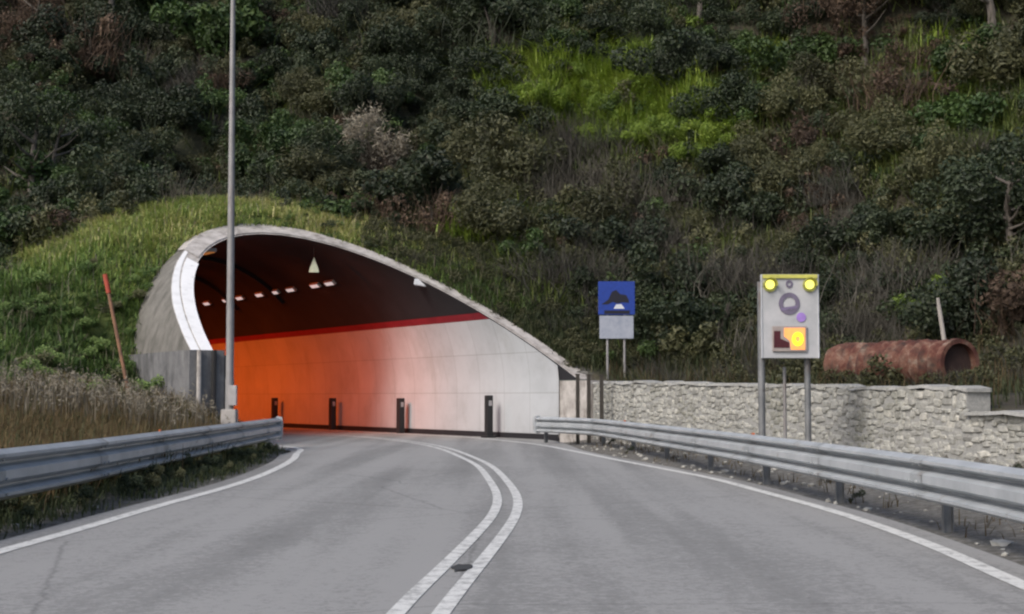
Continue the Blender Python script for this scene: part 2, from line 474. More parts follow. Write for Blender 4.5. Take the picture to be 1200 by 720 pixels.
def resample(Q, n):
    s = np.concatenate([[0], np.cumsum(np.linalg.norm(np.diff(Q, axis=0), axis=1))])
    t = np.linspace(0, s[-1], n)
    return np.stack([np.interp(t, s, Q[:, k]) for k in range(Q.shape[1])], -1)


def smooth_line(Q, it=6):
    Q = Q.copy()
    for _ in range(it):
        Q[1:-1] = 0.25 * Q[:-2] + 0.5 * Q[1:-1] + 0.25 * Q[2:]
    return Q


# ------------------------------------------------------------------ tunnel frame: u across, s along the bore, z up
X0, Y0, A = -0.706, 35.459, 0.541
TW, TH_, TZ, TT, TK = 5.093, 6.577, 1.359, 2.13, -0.046
SA, CA = math.sin(A), math.cos(A)
S_STRAIGHT, RCURVE = 40.0, 90.0


def W(u, s, z=0.0):
    u, s, z = np.broadcast_arrays(np.asarray(u, float), np.asarray(s, float), np.asarray(z, float))
    e = np.maximum(s - S_STRAIGHT, 0)
    a = A + e / RCURVE
    s0 = np.minimum(s, S_STRAIGHT)
    cx = X0 - SA * s0 + RCURVE * (np.cos(a) - CA)
    cy = Y0 + CA * s0 + RCURVE * (np.sin(a) - SA)
    return np.stack([cx + np.cos(a) * u, cy + np.sin(a) * u, z], -1)


def local(x, y):
    dx, dy = np.asarray(x) - X0, np.asarray(y) - Y0
    return dx * CA + dy * SA, -dx * SA + dy * CA       # u, s


# ------------------------------------------------------------------ road
left_line = [(-4.3, -14), (-4.25, 0), (-4.15, 8)] + [tuple(ground(*p)[:2]) for p in [(0, 646.7), (89, 622), (178, 595.5), (267, 571), (311, 555.5), (340, 541), (346.7, 533), (340, 524)]]
left_line += [tuple(W(-4.0, s)[:2]) for s in (10, 16, 24, 40, 60, 80)]
right_line = [(2.6, -14), (3.0, 0), (3.3, 7)] + [tuple(ground(*p)[:2]) for p in [(1195, 685), (1093, 640), (987, 602.7), (901, 578.7), (837, 561.6), (789, 552), (720, 538.7), (667, 528)]]
right_line += [(.55, 38.5)] + [tuple(W(4.25, s)[:2]) for s in (8.5, 13, 18, 24, 40, 60, 80)]
cl_left = [(-1.6, -14), (-1.1, 0)] + [tuple(ground(*p)[:2]) for p in [(472, 711), (501, 683), (534.5, 650), (562, 622), (579, 601), (583, 582.5), (574, 564), (559, 546), (537.6, 535), (518, 527)]]
cl_left += [(-2.35, 38), (-3.35, 41.5)] + [tuple(W(u_, s)[:2]) for u_, s in ((1.6, 11), (1.35, 16), (1.0, 22), (.5, 40), (.4, 60), (.4, 80))]
Lline, Rline, CLine = (smooth_line(spline(p, 500), 10) for p in (left_line, right_line, cl_left))


def normals2(Q):
    d = np.gradient(Q, axis=0)
    d /= np.linalg.norm(d, axis=1)[:, None]
    return np.stack([-d[:, 1], d[:, 0]], -1)            # pointing left


def offset(Q, o):
    return Q + normals2(Q) * (o if np.ndim(o) == 0 else np.asarray(o)[:, None])


def ribbon(name, A_, B_, z, mat, cols=1, kind="structure"):
    n = len(A_)
    t = np.linspace(0, 1, cols + 1)
    P = A_[:, None, :] * (1 - t)[None, :, None] + B_[:, None, :] * t[None, :, None]
    V = np.concatenate([P, np.full((n, cols + 1, 1), z)], -1).reshape(-1, 3)
    i = np.arange(n - 1)[:, None] * (cols + 1) + np.arange(cols)[None]
    f = np.stack([i, i + 1, i + cols + 2, i + cols + 1], -1).reshape(-1, 4)[:, ::-1]
    o = link_mesh(name, np_mesh(name, V, [f], [mat]))
    o["kind"] = kind
    return o


# asphalt edges: a little outside the painted lines, out to the walls inside the bore
el = [tuple(p) for p in offset(Lline, 0.35)[::12] if p[1] < 35.0] + [tuple(W(-5.0, s)[:2]) for s in (6, 10, 16, 24, 40, 60, 80)]
er = [tuple(p) for p in offset(Rline, -0.32)[::12] if p[1] < 34.0] + [tuple(W(4.98, s)[:2]) for s in (5, 10, 16, 24, 40, 60, 80)]
EL, ER = spline(el, 400), spline(er, 400)
ribbon("road", EL, ER, 0.0, M["asphalt"], cols=6)
lw = 0.075
ribbon("edge_line", offset(Lline, lw), offset(Lline, -lw), 0.005, M["paint"])
ribbon("edge_line", offset(Rline, lw), offset(Rline, -lw), 0.005, M["paint"])
ribbon("centre_line", offset(CLine, .055), offset(CLine, -.055), 0.005, M["paint_worn"])
CR = smooth_line(offset(CLine, -0.255), 30)
ribbon("centre_line", offset(CR, .055), offset(CR, -.055), 0.005, M["paint_worn"])
g = ground(540, 667)
k = 14
pv = [(g.x + math.cos(2 * PI * i / k) * (0.045 + 0.06 * random.random()), g.y + math.sin(2 * PI * i / k) * (0.12 + 0.22 * random.random()), 0.009) for i in range(k)]
b = MB(); b.add(pv, [tuple(range(k))]); tag(b.build("road_patch", M["patch"]), kind="structure")
# paler strip of worn surface along the right lane edge
# ------------------------------------------------------------------ terrain
WALL = [(2.45, 40.6), (3.2, 36.5), (4.9, 30.8), (7.2, 22.7), (8.3, 18.5), (10.2, 11.0), (12.0, 2.0)]
WALLP = resample(np.array(WALL, float), 300)


def wall_side(x, y):
    """signed distance to the stone wall line (positive = behind it), extended past both ends"""
    x, y = np.asarray(x, float), np.asarray(y, float)
    sh = x.shape
    P = np.stack([x.ravel(), y.ravel()], -1)
    a, bq = np.array(WALL[:-1]), np.array(WALL[1:])
    best = np.full(len(P), 1e9); sg = np.zeros(len(P))
    for p, q in zip(a, bq):
        d = q - p; L2 = d @ d
        t = np.clip(((P - p) @ d) / L2, 0, 1)
        c = p + t[:, None] * d
        r = np.linalg.norm(P - c, axis=1)
        side = d[0] * (P[:, 1] - p[1]) - d[1] * (P[:, 0] - p[0])
        upd = r < best - 1e-9
        best[upd] = r[upd]; sg[upd] = np.sign(side[upd])
    return (best * sg).reshape(sh)


def UV(u, s, z):
    p = W(u, s, z); return tuple(p)


ctrl = [
    (-5, -12, 0), (-5, 0, 0), (-5, 15, 0), (-5.2, 25, 0), (-6.2, 33, .02), (-9, 0, .25), (-8, 15, .3), (-8, 24, .42), (-8.6, 31, .65),
    (-9.6, 36, .95), (-11, 30, .85), (-12.7, 36, 2.0), (-14, 20, 1.2), (-18, 30, 2.2), (-20, 5, 1.5), (-20, -12, 1.5), (-30, 35, 4), (-26, 44, 5.0),
    tuple(at(0, 330, 46)), tuple(at(80, 276, 48)), tuple(at(160, 247, 49)), tuple(at(240, 238, 50)), tuple(at(330, 247, 51)), tuple(at(440, 275, 50)),
    tuple(at(0, 380, 41)), tuple(at(90, 350, 42)),
    UV(0, 15.5, 7.35), UV(-3, 14.9, 6.75), UV(3, 13.6, 6.35), UV(4.6, 9.8, 4.75), UV(5.6, 6.4, 3.0), UV(6.2, 3.8, 2.0), UV(5.4, 8.2, 4.0),
    UV(-6.0, 5, .9), UV(-6.0, 8, 1.2), UV(-6.2, 10.6, 2.3), UV(-6.2, 12.2, 4.6), UV(-5.6, 13.6, 5.9), UV(-8.5, 7, 1.5), UV(-9, 11, 3.2),
    (-19.8, 56, 8.4), (-26, 75, 22), (-14, 58, 9.0), (-8, 58, 9.5), (-10, 75, 23), (0, 57, 9.5), (0, 75, 24), (6, 50, 6.5), (10, 58, 14.5), (10, 75, 27),
    (3.4, 42.5, 1.75), (6, 40, 2.0), (8, 34, 1.75), (6.2, 31, 1.5), (8.5, 24, 1.3), (10, 28, 1.5), (12, 24, 1.3), (13, 31, 1.9), (10, 36, 2.4), (9.6, 18, 1.2), (13, 12, 1.0),
    (9, 43, 4.4), (14, 37, 4.2), (17, 32, 4.4), (16, 45, 9.2), (20, 38, 8.6), (20, 58, 19), (24, 75, 31), (22, 24, 5.0), (20, 12, 3.2), (30, 10, 7.0), (30, 30, 13), (40, 45, 24), (45, 20, 17),
    (-45, 55, 12), (-45, 78, 26), (-40, 110, 46), (0, 110, 50), (40, 110, 56), (45, 75, 42), (-70, 40, 14), (70, 40, 32), (-70, 110, 48), (70, 110, 62), (-45, 20, 5), (-45, -12, 4), (45, -12, 9), (-70, -12, 7), (70, -12, 14), (15, -12, .8), (6, -12, 0), (16, 3, 1.2),
    (-60, 150, 66), (60, 150, 78), (0, 150, 70),
]
CP = np.array(ctrl)
D = np.linalg.norm(CP[:, None, :2] - CP[None, :, :2], axis=-1)
n_ = len(CP)
Amat = np.zeros((n_ + 3, n_ + 3))
Amat[:n_, :n_] = D
Amat[:n_, n_] = 1; Amat[:n_, n_ + 1:] = CP[:, :2]
Amat[n_, :n_] = 1; Amat[n_ + 1:, :n_] = CP[:, :2].T
coef = np.linalg.solve(Amat + np.diag([1e-6] * n_ + [0] * 3), np.concatenate([CP[:, 2], [0, 0, 0]]))


def fbm(x, y, seed=0, octs=4, base=0.12):
    out = np.zeros(np.shape(x)); r = np.random.default_rng(seed)
    for o in range(octs):
        fr = base * 2 ** o
        for _ in range(3):
            a = r.uniform(0, 2 * PI); ph = r.uniform(0, 2 * PI)
            out = out + np.sin((x * math.cos(a) + y * math.sin(a)) * fr * 2 * PI * r.uniform(.8, 1.25) + ph) / 3 * 0.55 ** o
    return out


def road_dist(x, y):
    """distance outside the asphalt, negative inside"""
    m1, m2 = EL[:, 1] < 41, ER[:, 1] < 41.5
    xl = np.interp(y, EL[m1][:, 1], EL[m1][:, 0]); xr = np.interp(y, ER[m2][:, 1], ER[m2][:, 0])
    return np.maximum(xl - x, x - xr)


def rbf(x, y):
    sh = np.shape(x); x = np.ravel(x); y = np.ravel(y)
    out = np.empty(len(x))
    for i in range(0, len(x), 20000):
        xs, ys = x[i:i + 20000], y[i:i + 20000]
        d = np.hypot(xs[:, None] - CP[None, :, 0], ys[:, None] - CP[None, :, 1])
        out[i:i + 20000] = d @ coef[:n_] + coef[n_] + coef[n_ + 1] * xs + coef[n_ + 2] * ys
    return out.reshape(sh)


def roof(u, off=0.0):
    q = np.clip(1 - (np.asarray(u) / (TW + off)) ** 2, 0, 1)
    return TZ + (TH_ - TZ + off) * np.sqrt(q)


def terrain_h(x, y):
    x, y = np.asarray(x, float), np.asarray(y, float)
    z = rbf(x, y)
    u, s = local(x, y)
    amp = np.clip((z - 2.5) / 10, 0.02, 1)
    near_tunnel = np.clip((np.maximum(np.abs(u) - 6.5, s - 18)) / 6, 0, 1)
    z = z + fbm(x, y, 3) * amp * 1.3 * (0.1 + 0.9 * near_tunnel)
    z = z + fbm(x, y, 8, 3, 0.5) * 0.05 * np.clip(z, 0, 1)
    # in front of the stone wall the verge lies low
    ws = wall_side(x, y)
    front = np.clip((0.10 - ws) / 0.2, 0, 1) * (x > 0) * (y < 41.2)
    zf = 0.02 + 0.05 * np.clip(road_dist(x, y), 0, 3) + fbm(x, y, 5, 3, 0.4) * 0.02
    z = z * (1 - front) + zf * front
    # under and beside the asphalt
    rd = np.where(y < 41, road_dist(x, y), 9.0)
    k = np.clip((rd - 0.02) / 0.9, 0, 1)
    z = np.where(rd < 0.02, -0.08, (1 - k) * (-0.03) + k * z)
    # buried under the tunnel roof's earth cover
    inb = (np.abs(u) < TW + 0.75) & (s > 15)
    z = np.where(inb, np.maximum(z, roof(u, 0.4) + 0.35), z)
    return z


def axis(fine0, fine1, step, lo, hi, grow=1.18):
    a = list(np.arange(fine0, fine1 + 1e-6, step)); s = step
    while a[-1] < hi:
        s *= grow; a.append(min(a[-1] + s, hi))
    s = step
    while a[0] > lo:
        s *= grow; a.insert(0, max(a[0] - s, lo))
    return np.array(a)


gx, gy = axis(-20, 18, 0.26, -90, 90), axis(4, 58, 0.26, -25, 170)
GX, GY = np.meshgrid(gx, gy)
GZ = terrain_h(GX, GY)
GU, GS = local(GX, GY)
inside = (np.abs(GU) < TW + 0.18) & (GS > 3.2) & (GZ < roof(GU, 0.2)) & (GS < 60)
inside |= (np.abs(GU) < TW + 0.18) & (GS > 3.2) & (GZ < roof(GU, 0.2))
nx, ny = len(gx), len(gy)
idx = np.arange(nx * ny).reshape(ny, nx)
quads = np.stack([idx[:-1, :-1], idx[:-1, 1:], idx[1:, 1:], idx[1:, :-1]], -1).reshape(-1, 4)
bad = inside.ravel()[quads].any(1)
quads = quads[~bad]
verge = np.clip((0.15 - wall_side(GX, GY)) / 0.3, 0, 1) * (GX > 0) * (GY < 42)
verge = np.maximum(verge, np.clip(1 - (road_dist(GX, GY) - 0.15) / 0.8, 0, 1) * (GY < 41) * 0.8)
terr = link_mesh("terrain", np_mesh("terrain", np.stack([GX, GY, GZ], -1), [quads], [M["soil"]], tint=verge.ravel(), smooth=True, attr="verge"))
tag(terr, kind="structure")
grassy = np.clip((GZ - 1.6) / 1.5, 0, 1) * np.clip((54 - GY) / 4, 0, 1) * np.clip((2 - GX) / 3, 0, 1) * (GY > 28)
terr.data.attributes.new("grassy", "FLOAT", "POINT").data.foreach_set("value", grassy.ravel().astype(np.float32))

# ------------------------------------------------------------------ tunnel
tun = empty("road_tunnel", tuple(W(0, 6)), "concrete road tunnel portal with slanted arched mouth under the grassy mound", "tunnel")


def cut(u, z):
    return TT * np.maximum(z, np.where(np.asarray(u) > 0, 1.45, 2.15)) + TK * u


def ring(off, phi):
    return (TW + off) * np.cos(phi), TZ + (TH_ - TZ + off) * np.sin(phi)


def local_mesh(name, V, faces, mat, parent, smooth=False):
    V = np.asarray(V).reshape(-1, 3) - np.array(parent.location)
    return link_mesh(name, np_mesh(name, V, faces, [mat], smooth=smooth), parent)


PH_R, PH_L = 0.070, PI - 0.19          # where the arch springs from its footings
phi = np.linspace(PH_R, PH_L, 97)
S_END = 96.0


def thick(ph):
    return 0.30 + 0.25 * np.clip((ph - 1.9) / 0.8, 0, 1)


def sweep(off, ph, s_off=0.0, rows=50):
    u, z = ring(off, ph)
    s0 = cut(u, z) + s_off
    t = np.concatenate([np.linspace(0, .25, 14), np.linspace(.25, 1, rows - 13)[1:]])
    S = s0[None] * (1 - t[:, None]) + S_END * t[:, None]
    return W(np.broadcast_to(u, S.shape), S, np.broadcast_to(z, S.shape))


def grid_faces(r, c):
    i = np.arange(r - 1)[:, None] * c + np.arange(c - 1)[None]
    return np.stack([i, i + 1, i + c + 1, i + c], -1).reshape(-1, 4)


off_o = thick(phi)
P_out = sweep(off_o, phi); P_in = sweep(0.0, phi)
nr, nc = P_in.shape[:2]
local_mesh("outer_shell", P_out, [grid_faces(nr, nc)], M["concrete"], tun, True)
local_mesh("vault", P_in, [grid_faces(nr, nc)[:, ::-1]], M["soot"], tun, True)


def rim_band(name, ph, o0, o1, mat, proud=0.0, depth=0.0):
    """a strip of the slanted end face between two offsets; with depth it is a slab laid on that face"""
    o0 = o0(ph) if callable(o0) else np.full(len(ph), o0); o1 = o1(ph) if callable(o1) else np.full(len(ph), o1)
    rows = []
    for o, pr in ((o0, 0), (o0, depth), (o1, depth), (o1, 0)):
        u, z = ring(o, ph)
        rows.append(W(u, cut(u, z) - proud - pr, z))
    if not depth: rows = [rows[0], rows[2]]
    V = np.stack(rows + ([rows[0]] if depth else []))
    return local_mesh(name, V, [grid_faces(len(V), len(ph))], mat, tun)


rim_band("rim_face", phi, 0.0, thick, M["concrete_rim"])
# pale coping laid on the outer edge of the arch
coping = []
ph_c = np.linspace(PH_R, 2.25, 70)
for o, ds in ((0.06, -0.07), (0.43, -0.07), (0.46, 0.5), (0.31, 0.5)):
    u, z = ring(o, ph_c); coping.append(W(u, cut(u, z) + ds, z))
local_mesh("coping", np.stack(coping), [grid_faces(4, len(ph_c))], M["concrete_rim"], tun, False)
# white painted edge on the left jamb: two strips with a joint
ph_w = np.linspace(2.16, PH_L, 40)
ph_w1 = np.linspace(2.30, PH_L, 40)
rim_band("painted_edge", ph_w1, -0.03, 0.27, M["white_rim"], 0.0, 0.02)
rim_band("painted_edge", ph_w, lambda p: np.minimum(0.315, thick(p) - .05), lambda p: thick(p) - .02, M["white_rim"], 0.0, 0.02)

# left footing: concrete plinth with drain pipes on its end
SP = float(cut(-5.1, 2.15)) + 0.02
ZP = 2.43


def plinth_box(u0, u1, s0, s1, z0, z1):
    b_ = MB(); L0 = Vector(tun.location)
    vs = [Vector(W(u, s, z)) - L0 for z in (z0, z1) for u, s in ((u0, s0), (u1, s0), (u1, s1), (u0, s1))]
    b_.add(vs, [(0, 3, 2, 1), (4, 5, 6, 7), (0, 1, 5, 4), (1, 2, 6, 5), (2, 3, 7, 6), (3, 0, 4, 7)])
    return b_


plinth_box(-5.78, -4.86, SP - 0.03, SP + 14, -0.4, ZP).build("footing", M["concrete_dark"], tun)
for u in (-5.55, -5.16):
    b_ = MB(); L0 = Vector(tun.location)
    b_.tube([Vector(W(u, SP - 0.10, z)) - L0 for z in (-0.1, 1.0, ZP)], 0.06, 8)
    b_.build("drain_pipe", M["dark" if u > -5.5 else "concrete_rim"], tun, True)
# left interior side below the vault
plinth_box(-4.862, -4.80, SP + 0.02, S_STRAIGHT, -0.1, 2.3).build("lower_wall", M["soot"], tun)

# right footing and the white lining of the far wall
z_top = 3.62
uf, zf_ = ring(0.0, np.array([PH_R]))
Z_R = float(zf_[0])
s_r = float(cut(TW, Z_R))
plinth_box(TW + 0.0, TW + 0.62, s_r - 0.55, S_STRAIGHT, -0.4, Z_R - 0.02).build("footing", M["concrete_rim"], tun)
zz = np.concatenate([np.linspace(0.16, Z_R, 5), np.linspace(Z_R, z_top, 10)[1:]])
uu = np.where(zz <= Z_R, float(uf[0]), TW * np.sqrt(np.clip(1 - ((zz - TZ) / (TH_ - TZ)) ** 2, 0, 1))) - 0.03


def lining(name, zz, uu, mat, so=0.05, s_end=S_END, rows=46):
    s0 = np.maximum(cut(uu, zz) + so, 4.42)
    t = np.linspace(0, 1, rows)
    S = s0[None] * (1 - t[:, None]) + s_end * t[:, None]
    V = W(np.broadcast_to(uu, S.shape), S, np.broadcast_to(zz, S.shape))
    o = local_mesh(name, V, [grid_faces(rows, len(zz))[:, ::-1]], mat, tun, True)
    st = np.stack([S, np.broadcast_to(zz, S.shape) - .16, 0 * S], -1).reshape(-1, 3).astype(np.float32)
    if len(o.data.vertices) == len(st): o.data.attributes.new("wall_st", "FLOAT_VECTOR", "POINT").data.foreach_set("vector", st.ravel())
    return o


lining("wall_lining", zz, uu, M["white_wall"])
z2 = np.linspace(z_top + 0.003, z_top + 0.21, 4)
lining("red_stripe", z2, TW * np.sqrt(1 - ((z2 - TZ) / (TH_ - TZ)) ** 2) - 0.035, M["red_stripe"])
z3 = np.array([-0.05, 0.158]); lining("kerb_band", z3, np.array([TW - .06, TW - .06]), M["soot"], 0.06)
# roof beams of the dark vault: shallow ribs
for s_c in (22, 27, 32, 37):
    pr = np.linspace(0.75, PI - 0.4, 40)
    u1, zv = ring(-0.01, pr); u2, zv2 = ring(-0.16, pr)
    V = np.stack([W(u1, s_c - .1, zv), W(u2, s_c - .1, zv2), W(u2, s_c + .1, zv2), W(u1, s_c + .1, zv)])
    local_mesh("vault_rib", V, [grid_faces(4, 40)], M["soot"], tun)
# closing wall round the bend, far out of sight
pr = np.linspace(0.0, PI, 30); u1, zv = ring(0.02, pr)
V = np.concatenate([W(u1, S_END - .1, zv), W(np.array([-5.1, 5.1]), S_END - .1, np.array([-.1, -.1]))])
local_mesh("bend_wall", V, [np.array([[i, (i + 1) % 32, 31 if i < 15 else 30] for i in range(29)])], M["soot"], tun)

# dark posts in front of the right footing
for i, px in enumerate((677, 690, 705)):
    p = at(px, 470, 38.7 - 0.3 * i)
    b_ = MB()
    h_ = 1.80 - .02 * i
    b_.box((0, 0, h_ / 2 - 0.05), (0.10, 0.10, h_ + .1), bevel=0.012)
    b_.box((0, 0, h_ + 0.012), (0.125, 0.125, 0.03), bevel=0.008)
    o = b_.build("timber_post", M["dark_wood"])
    o.location = (p.x, p.y, 0.03)
    tag(o, ["dark upright timber post nearest the tunnel's white wall", "dark upright timber post between two like it by the tunnel foot", "dark upright timber post by the start of the stone wall"][i], "post", "dark posts at the right foot of the tunnel")

# marker strips along the white wall
for i, (s_m, zc, hh, lab) in enumerate(((25.4, 1.0, .85, "small dark marker post deepest in the orange lit tunnel"), (19.6, .95, .85, "small dark marker post before the middle of the orange tunnel wall"), (13.9, .95, .95, "small dark marker post where the tunnel wall turns from orange to white"))):
    m_ = empty("marker_post", tuple(W(4.72, s_m, 0.0)), lab, "marker post", "marker posts along the tunnel wall")
    m_.rotation_euler = (0, 0, A)
    b_ = MB(); b_.box((0, 0, 0.6), (0.20, 0.26, 1.2), bevel=0.03); b_.build("body", M["dark"], m_)
    b_ = MB(); b_.box((0, -0.135, 0.98), (0.10, 0.012, 0.16), bevel=0.004); b_.build("reflector", M["lamp_body"], m_)
m_ = empty("marker_post", tuple(W(4.62, 7.7, 0.0)), "tall dark marker post standing at the foot of the white tunnel wall", "marker post", "marker posts along the tunnel wall")
m_.rotation_euler = (0, 0, A)
b_ = MB(); b_.box((0, 0, 0.66), (0.20, 0.20, 1.26), bevel=0.03); b_.box((0, 0, 0.03), (0.36, 0.36, 0.07), bevel=0.02); b_.build("body", M["dark"], m_)
b_ = MB(); b_.box((0, -0.104, 1.05), (0.11, 0.012, 0.16), bevel=0.004); b_.build("reflector", M["lamp_body"], m_)

# ceiling lamps: a row of sodium luminaires
lamp_u, lamp_z = -2.0, 5.95
lamp_s = [14.6, 18.6, 22.5, 25.5, 28.5, 31.5, 34.5, 37.5]
words_ = ["first", "second", "third", "fourth", "fifth", "sixth", "seventh", "eighth"]
for i, s_l in enumerate(lamp_s):
    lp = empty("tunnel_lamp", tuple(W(lamp_u, s_l, lamp_z)), f"lit orange ceiling lamp on the tunnel's near side, {words_[i]} from the mouth", "lamp", "lit orange ceiling lamps inside the tunnel")
    lp.rotation_euler = (0, 0, A)
    b_ = MB(); b_.box((0, 0, 0.02), (0.32, 1.1, 0.12), bevel=0.02); b_.box((0, 0, 0.25), (0.05, 0.05, 0.4)); b_.build("housing", M["lamp_body"], lp)
    b_ = MB(); b_.box((0.03, 0, -0.05), (0.22, 0.9, 0.03), bevel=0.008); b_.build("lens", M["sodium"], lp)
    if True:
        ld = bpy.data.lights.new("sodium_light", "AREA")
        ld.shape = "RECTANGLE"; ld.size = 0.25; ld.size_y = 1.0
        ld.color = (1.0, 0.122, 0.010); ld.energy = (58, 66, 52, 64, 50, 66, 54, 60)[i]
        ld.spread = math.radians(78)
        lo = bpy.data.objects.new("sodium_light", ld); COL.objects.link(lo)
        lo.parent = lp; lo.location = (0.06, 0, -0.10)
        lo.rotation_euler = Vector((-6.8, 1.2 if i == 0 else (.6 if i == 1 else 0), 4.3)).to_track_quat("Z", "Y").to_euler()

for i, s_l in enumerate((16.6, 17.9, 20.2, 21.8, 23.4, 25.6, 27.2, 29.6)):
    un = 3.3; zn = float(roof(un)); tl = math.atan2(un / TW ** 2, (zn - TZ) / (TH_ - TZ) ** 2)
    lp = empty("ceiling_lamp", tuple(W(un, s_l, zn)), f"dim pinkish ceiling lamp above the orange wall, {words_[i]} from the tunnel mouth", "lamp", "dim ceiling lamps along the dark vault")
    lp.rotation_euler = Matrix.Rotation(A, 3, "Z").to_4x4().to_3x3().__matmul__(Matrix.Rotation(tl, 3, "Y")).to_euler()
    b_ = MB(); b_.box((0, 0, -.07), (0.20, 0.75, 0.09), bevel=0.02); b_.build("housing", M["lamp_body"], lp)
    b_ = MB(); b_.box((0, 0, -.125), (0.13, 0.62, 0.02), bevel=0.006); b_.build("lens", M["dim_lens"], lp)

# pale lamp housing just under the arch and a small hanging triangle
p = at(500, 333, 46.5)
fx = empty("floodlight", p, "pale boxy floodlight under the right side of the tunnel arch", "lamp")
b_ = MB(); b_.box((0, 0, 0), (0.80, 0.34, 0.20), Matrix.Rotation(math.radians(10), 3, "Y"), bevel=0.04); b_.build("housing", M["white_sign"], fx)
b_ = MB(); b_.tube([(0, 0, .08), (0.02, 0.06, .2)], 0.03, 6); b_.build("bracket", M["lamp_body"], fx)
p = at(368, 311, 48.5)
tr = empty("hanging_marker", p, "small pale green triangular marker hanging from the dark tunnel ceiling", "marker")
b_ = MB(); tri = [(-.17, -.24), (.17, -.24), (.14, -.1), (0, .26), (-.14, -.1)]
b_.add([(x, -.03, z) for x, z in tri] + [(x, .03, z) for x, z in tri], [(0, 1, 2, 3, 4), (9, 8, 7, 6, 5)] + [(i, (i + 1) % 5, (i + 1) % 5 + 5, i + 5) for i in range(5)])
b_.build("plate", M["pale_green"], tr)
b_ = MB(); b_.tube([(0, 0, .25), (0, 0, .75)], 0.012, 6); b_.build("hanger", M["dark"], tr)

# ------------------------------------------------------------------ guardrails
PROF = [(.030, .0), (.042, .012), (.083, .055), (.085, .095), (.045, .125), (.004, .145), (.004, .165), (.045, .185), (.085, .215), (.083, .255), (.042, .298), (.030, .310)]


PROF = [(.028, .0), (.040, .010), (.083, .045), (.085, .078), (.045, .108), (.004, .128), (.004, .150), (.045, .170), (.083, .205), (.083, .295), (.045, .330), (.004, .350), (.004, .372), (.045, .392), (.085, .422), (.083, .455), (.040, .490), (.028, .500)]
PROF = [(n_ * 1.45, z_ / .5) for n_, z_ in PROF]


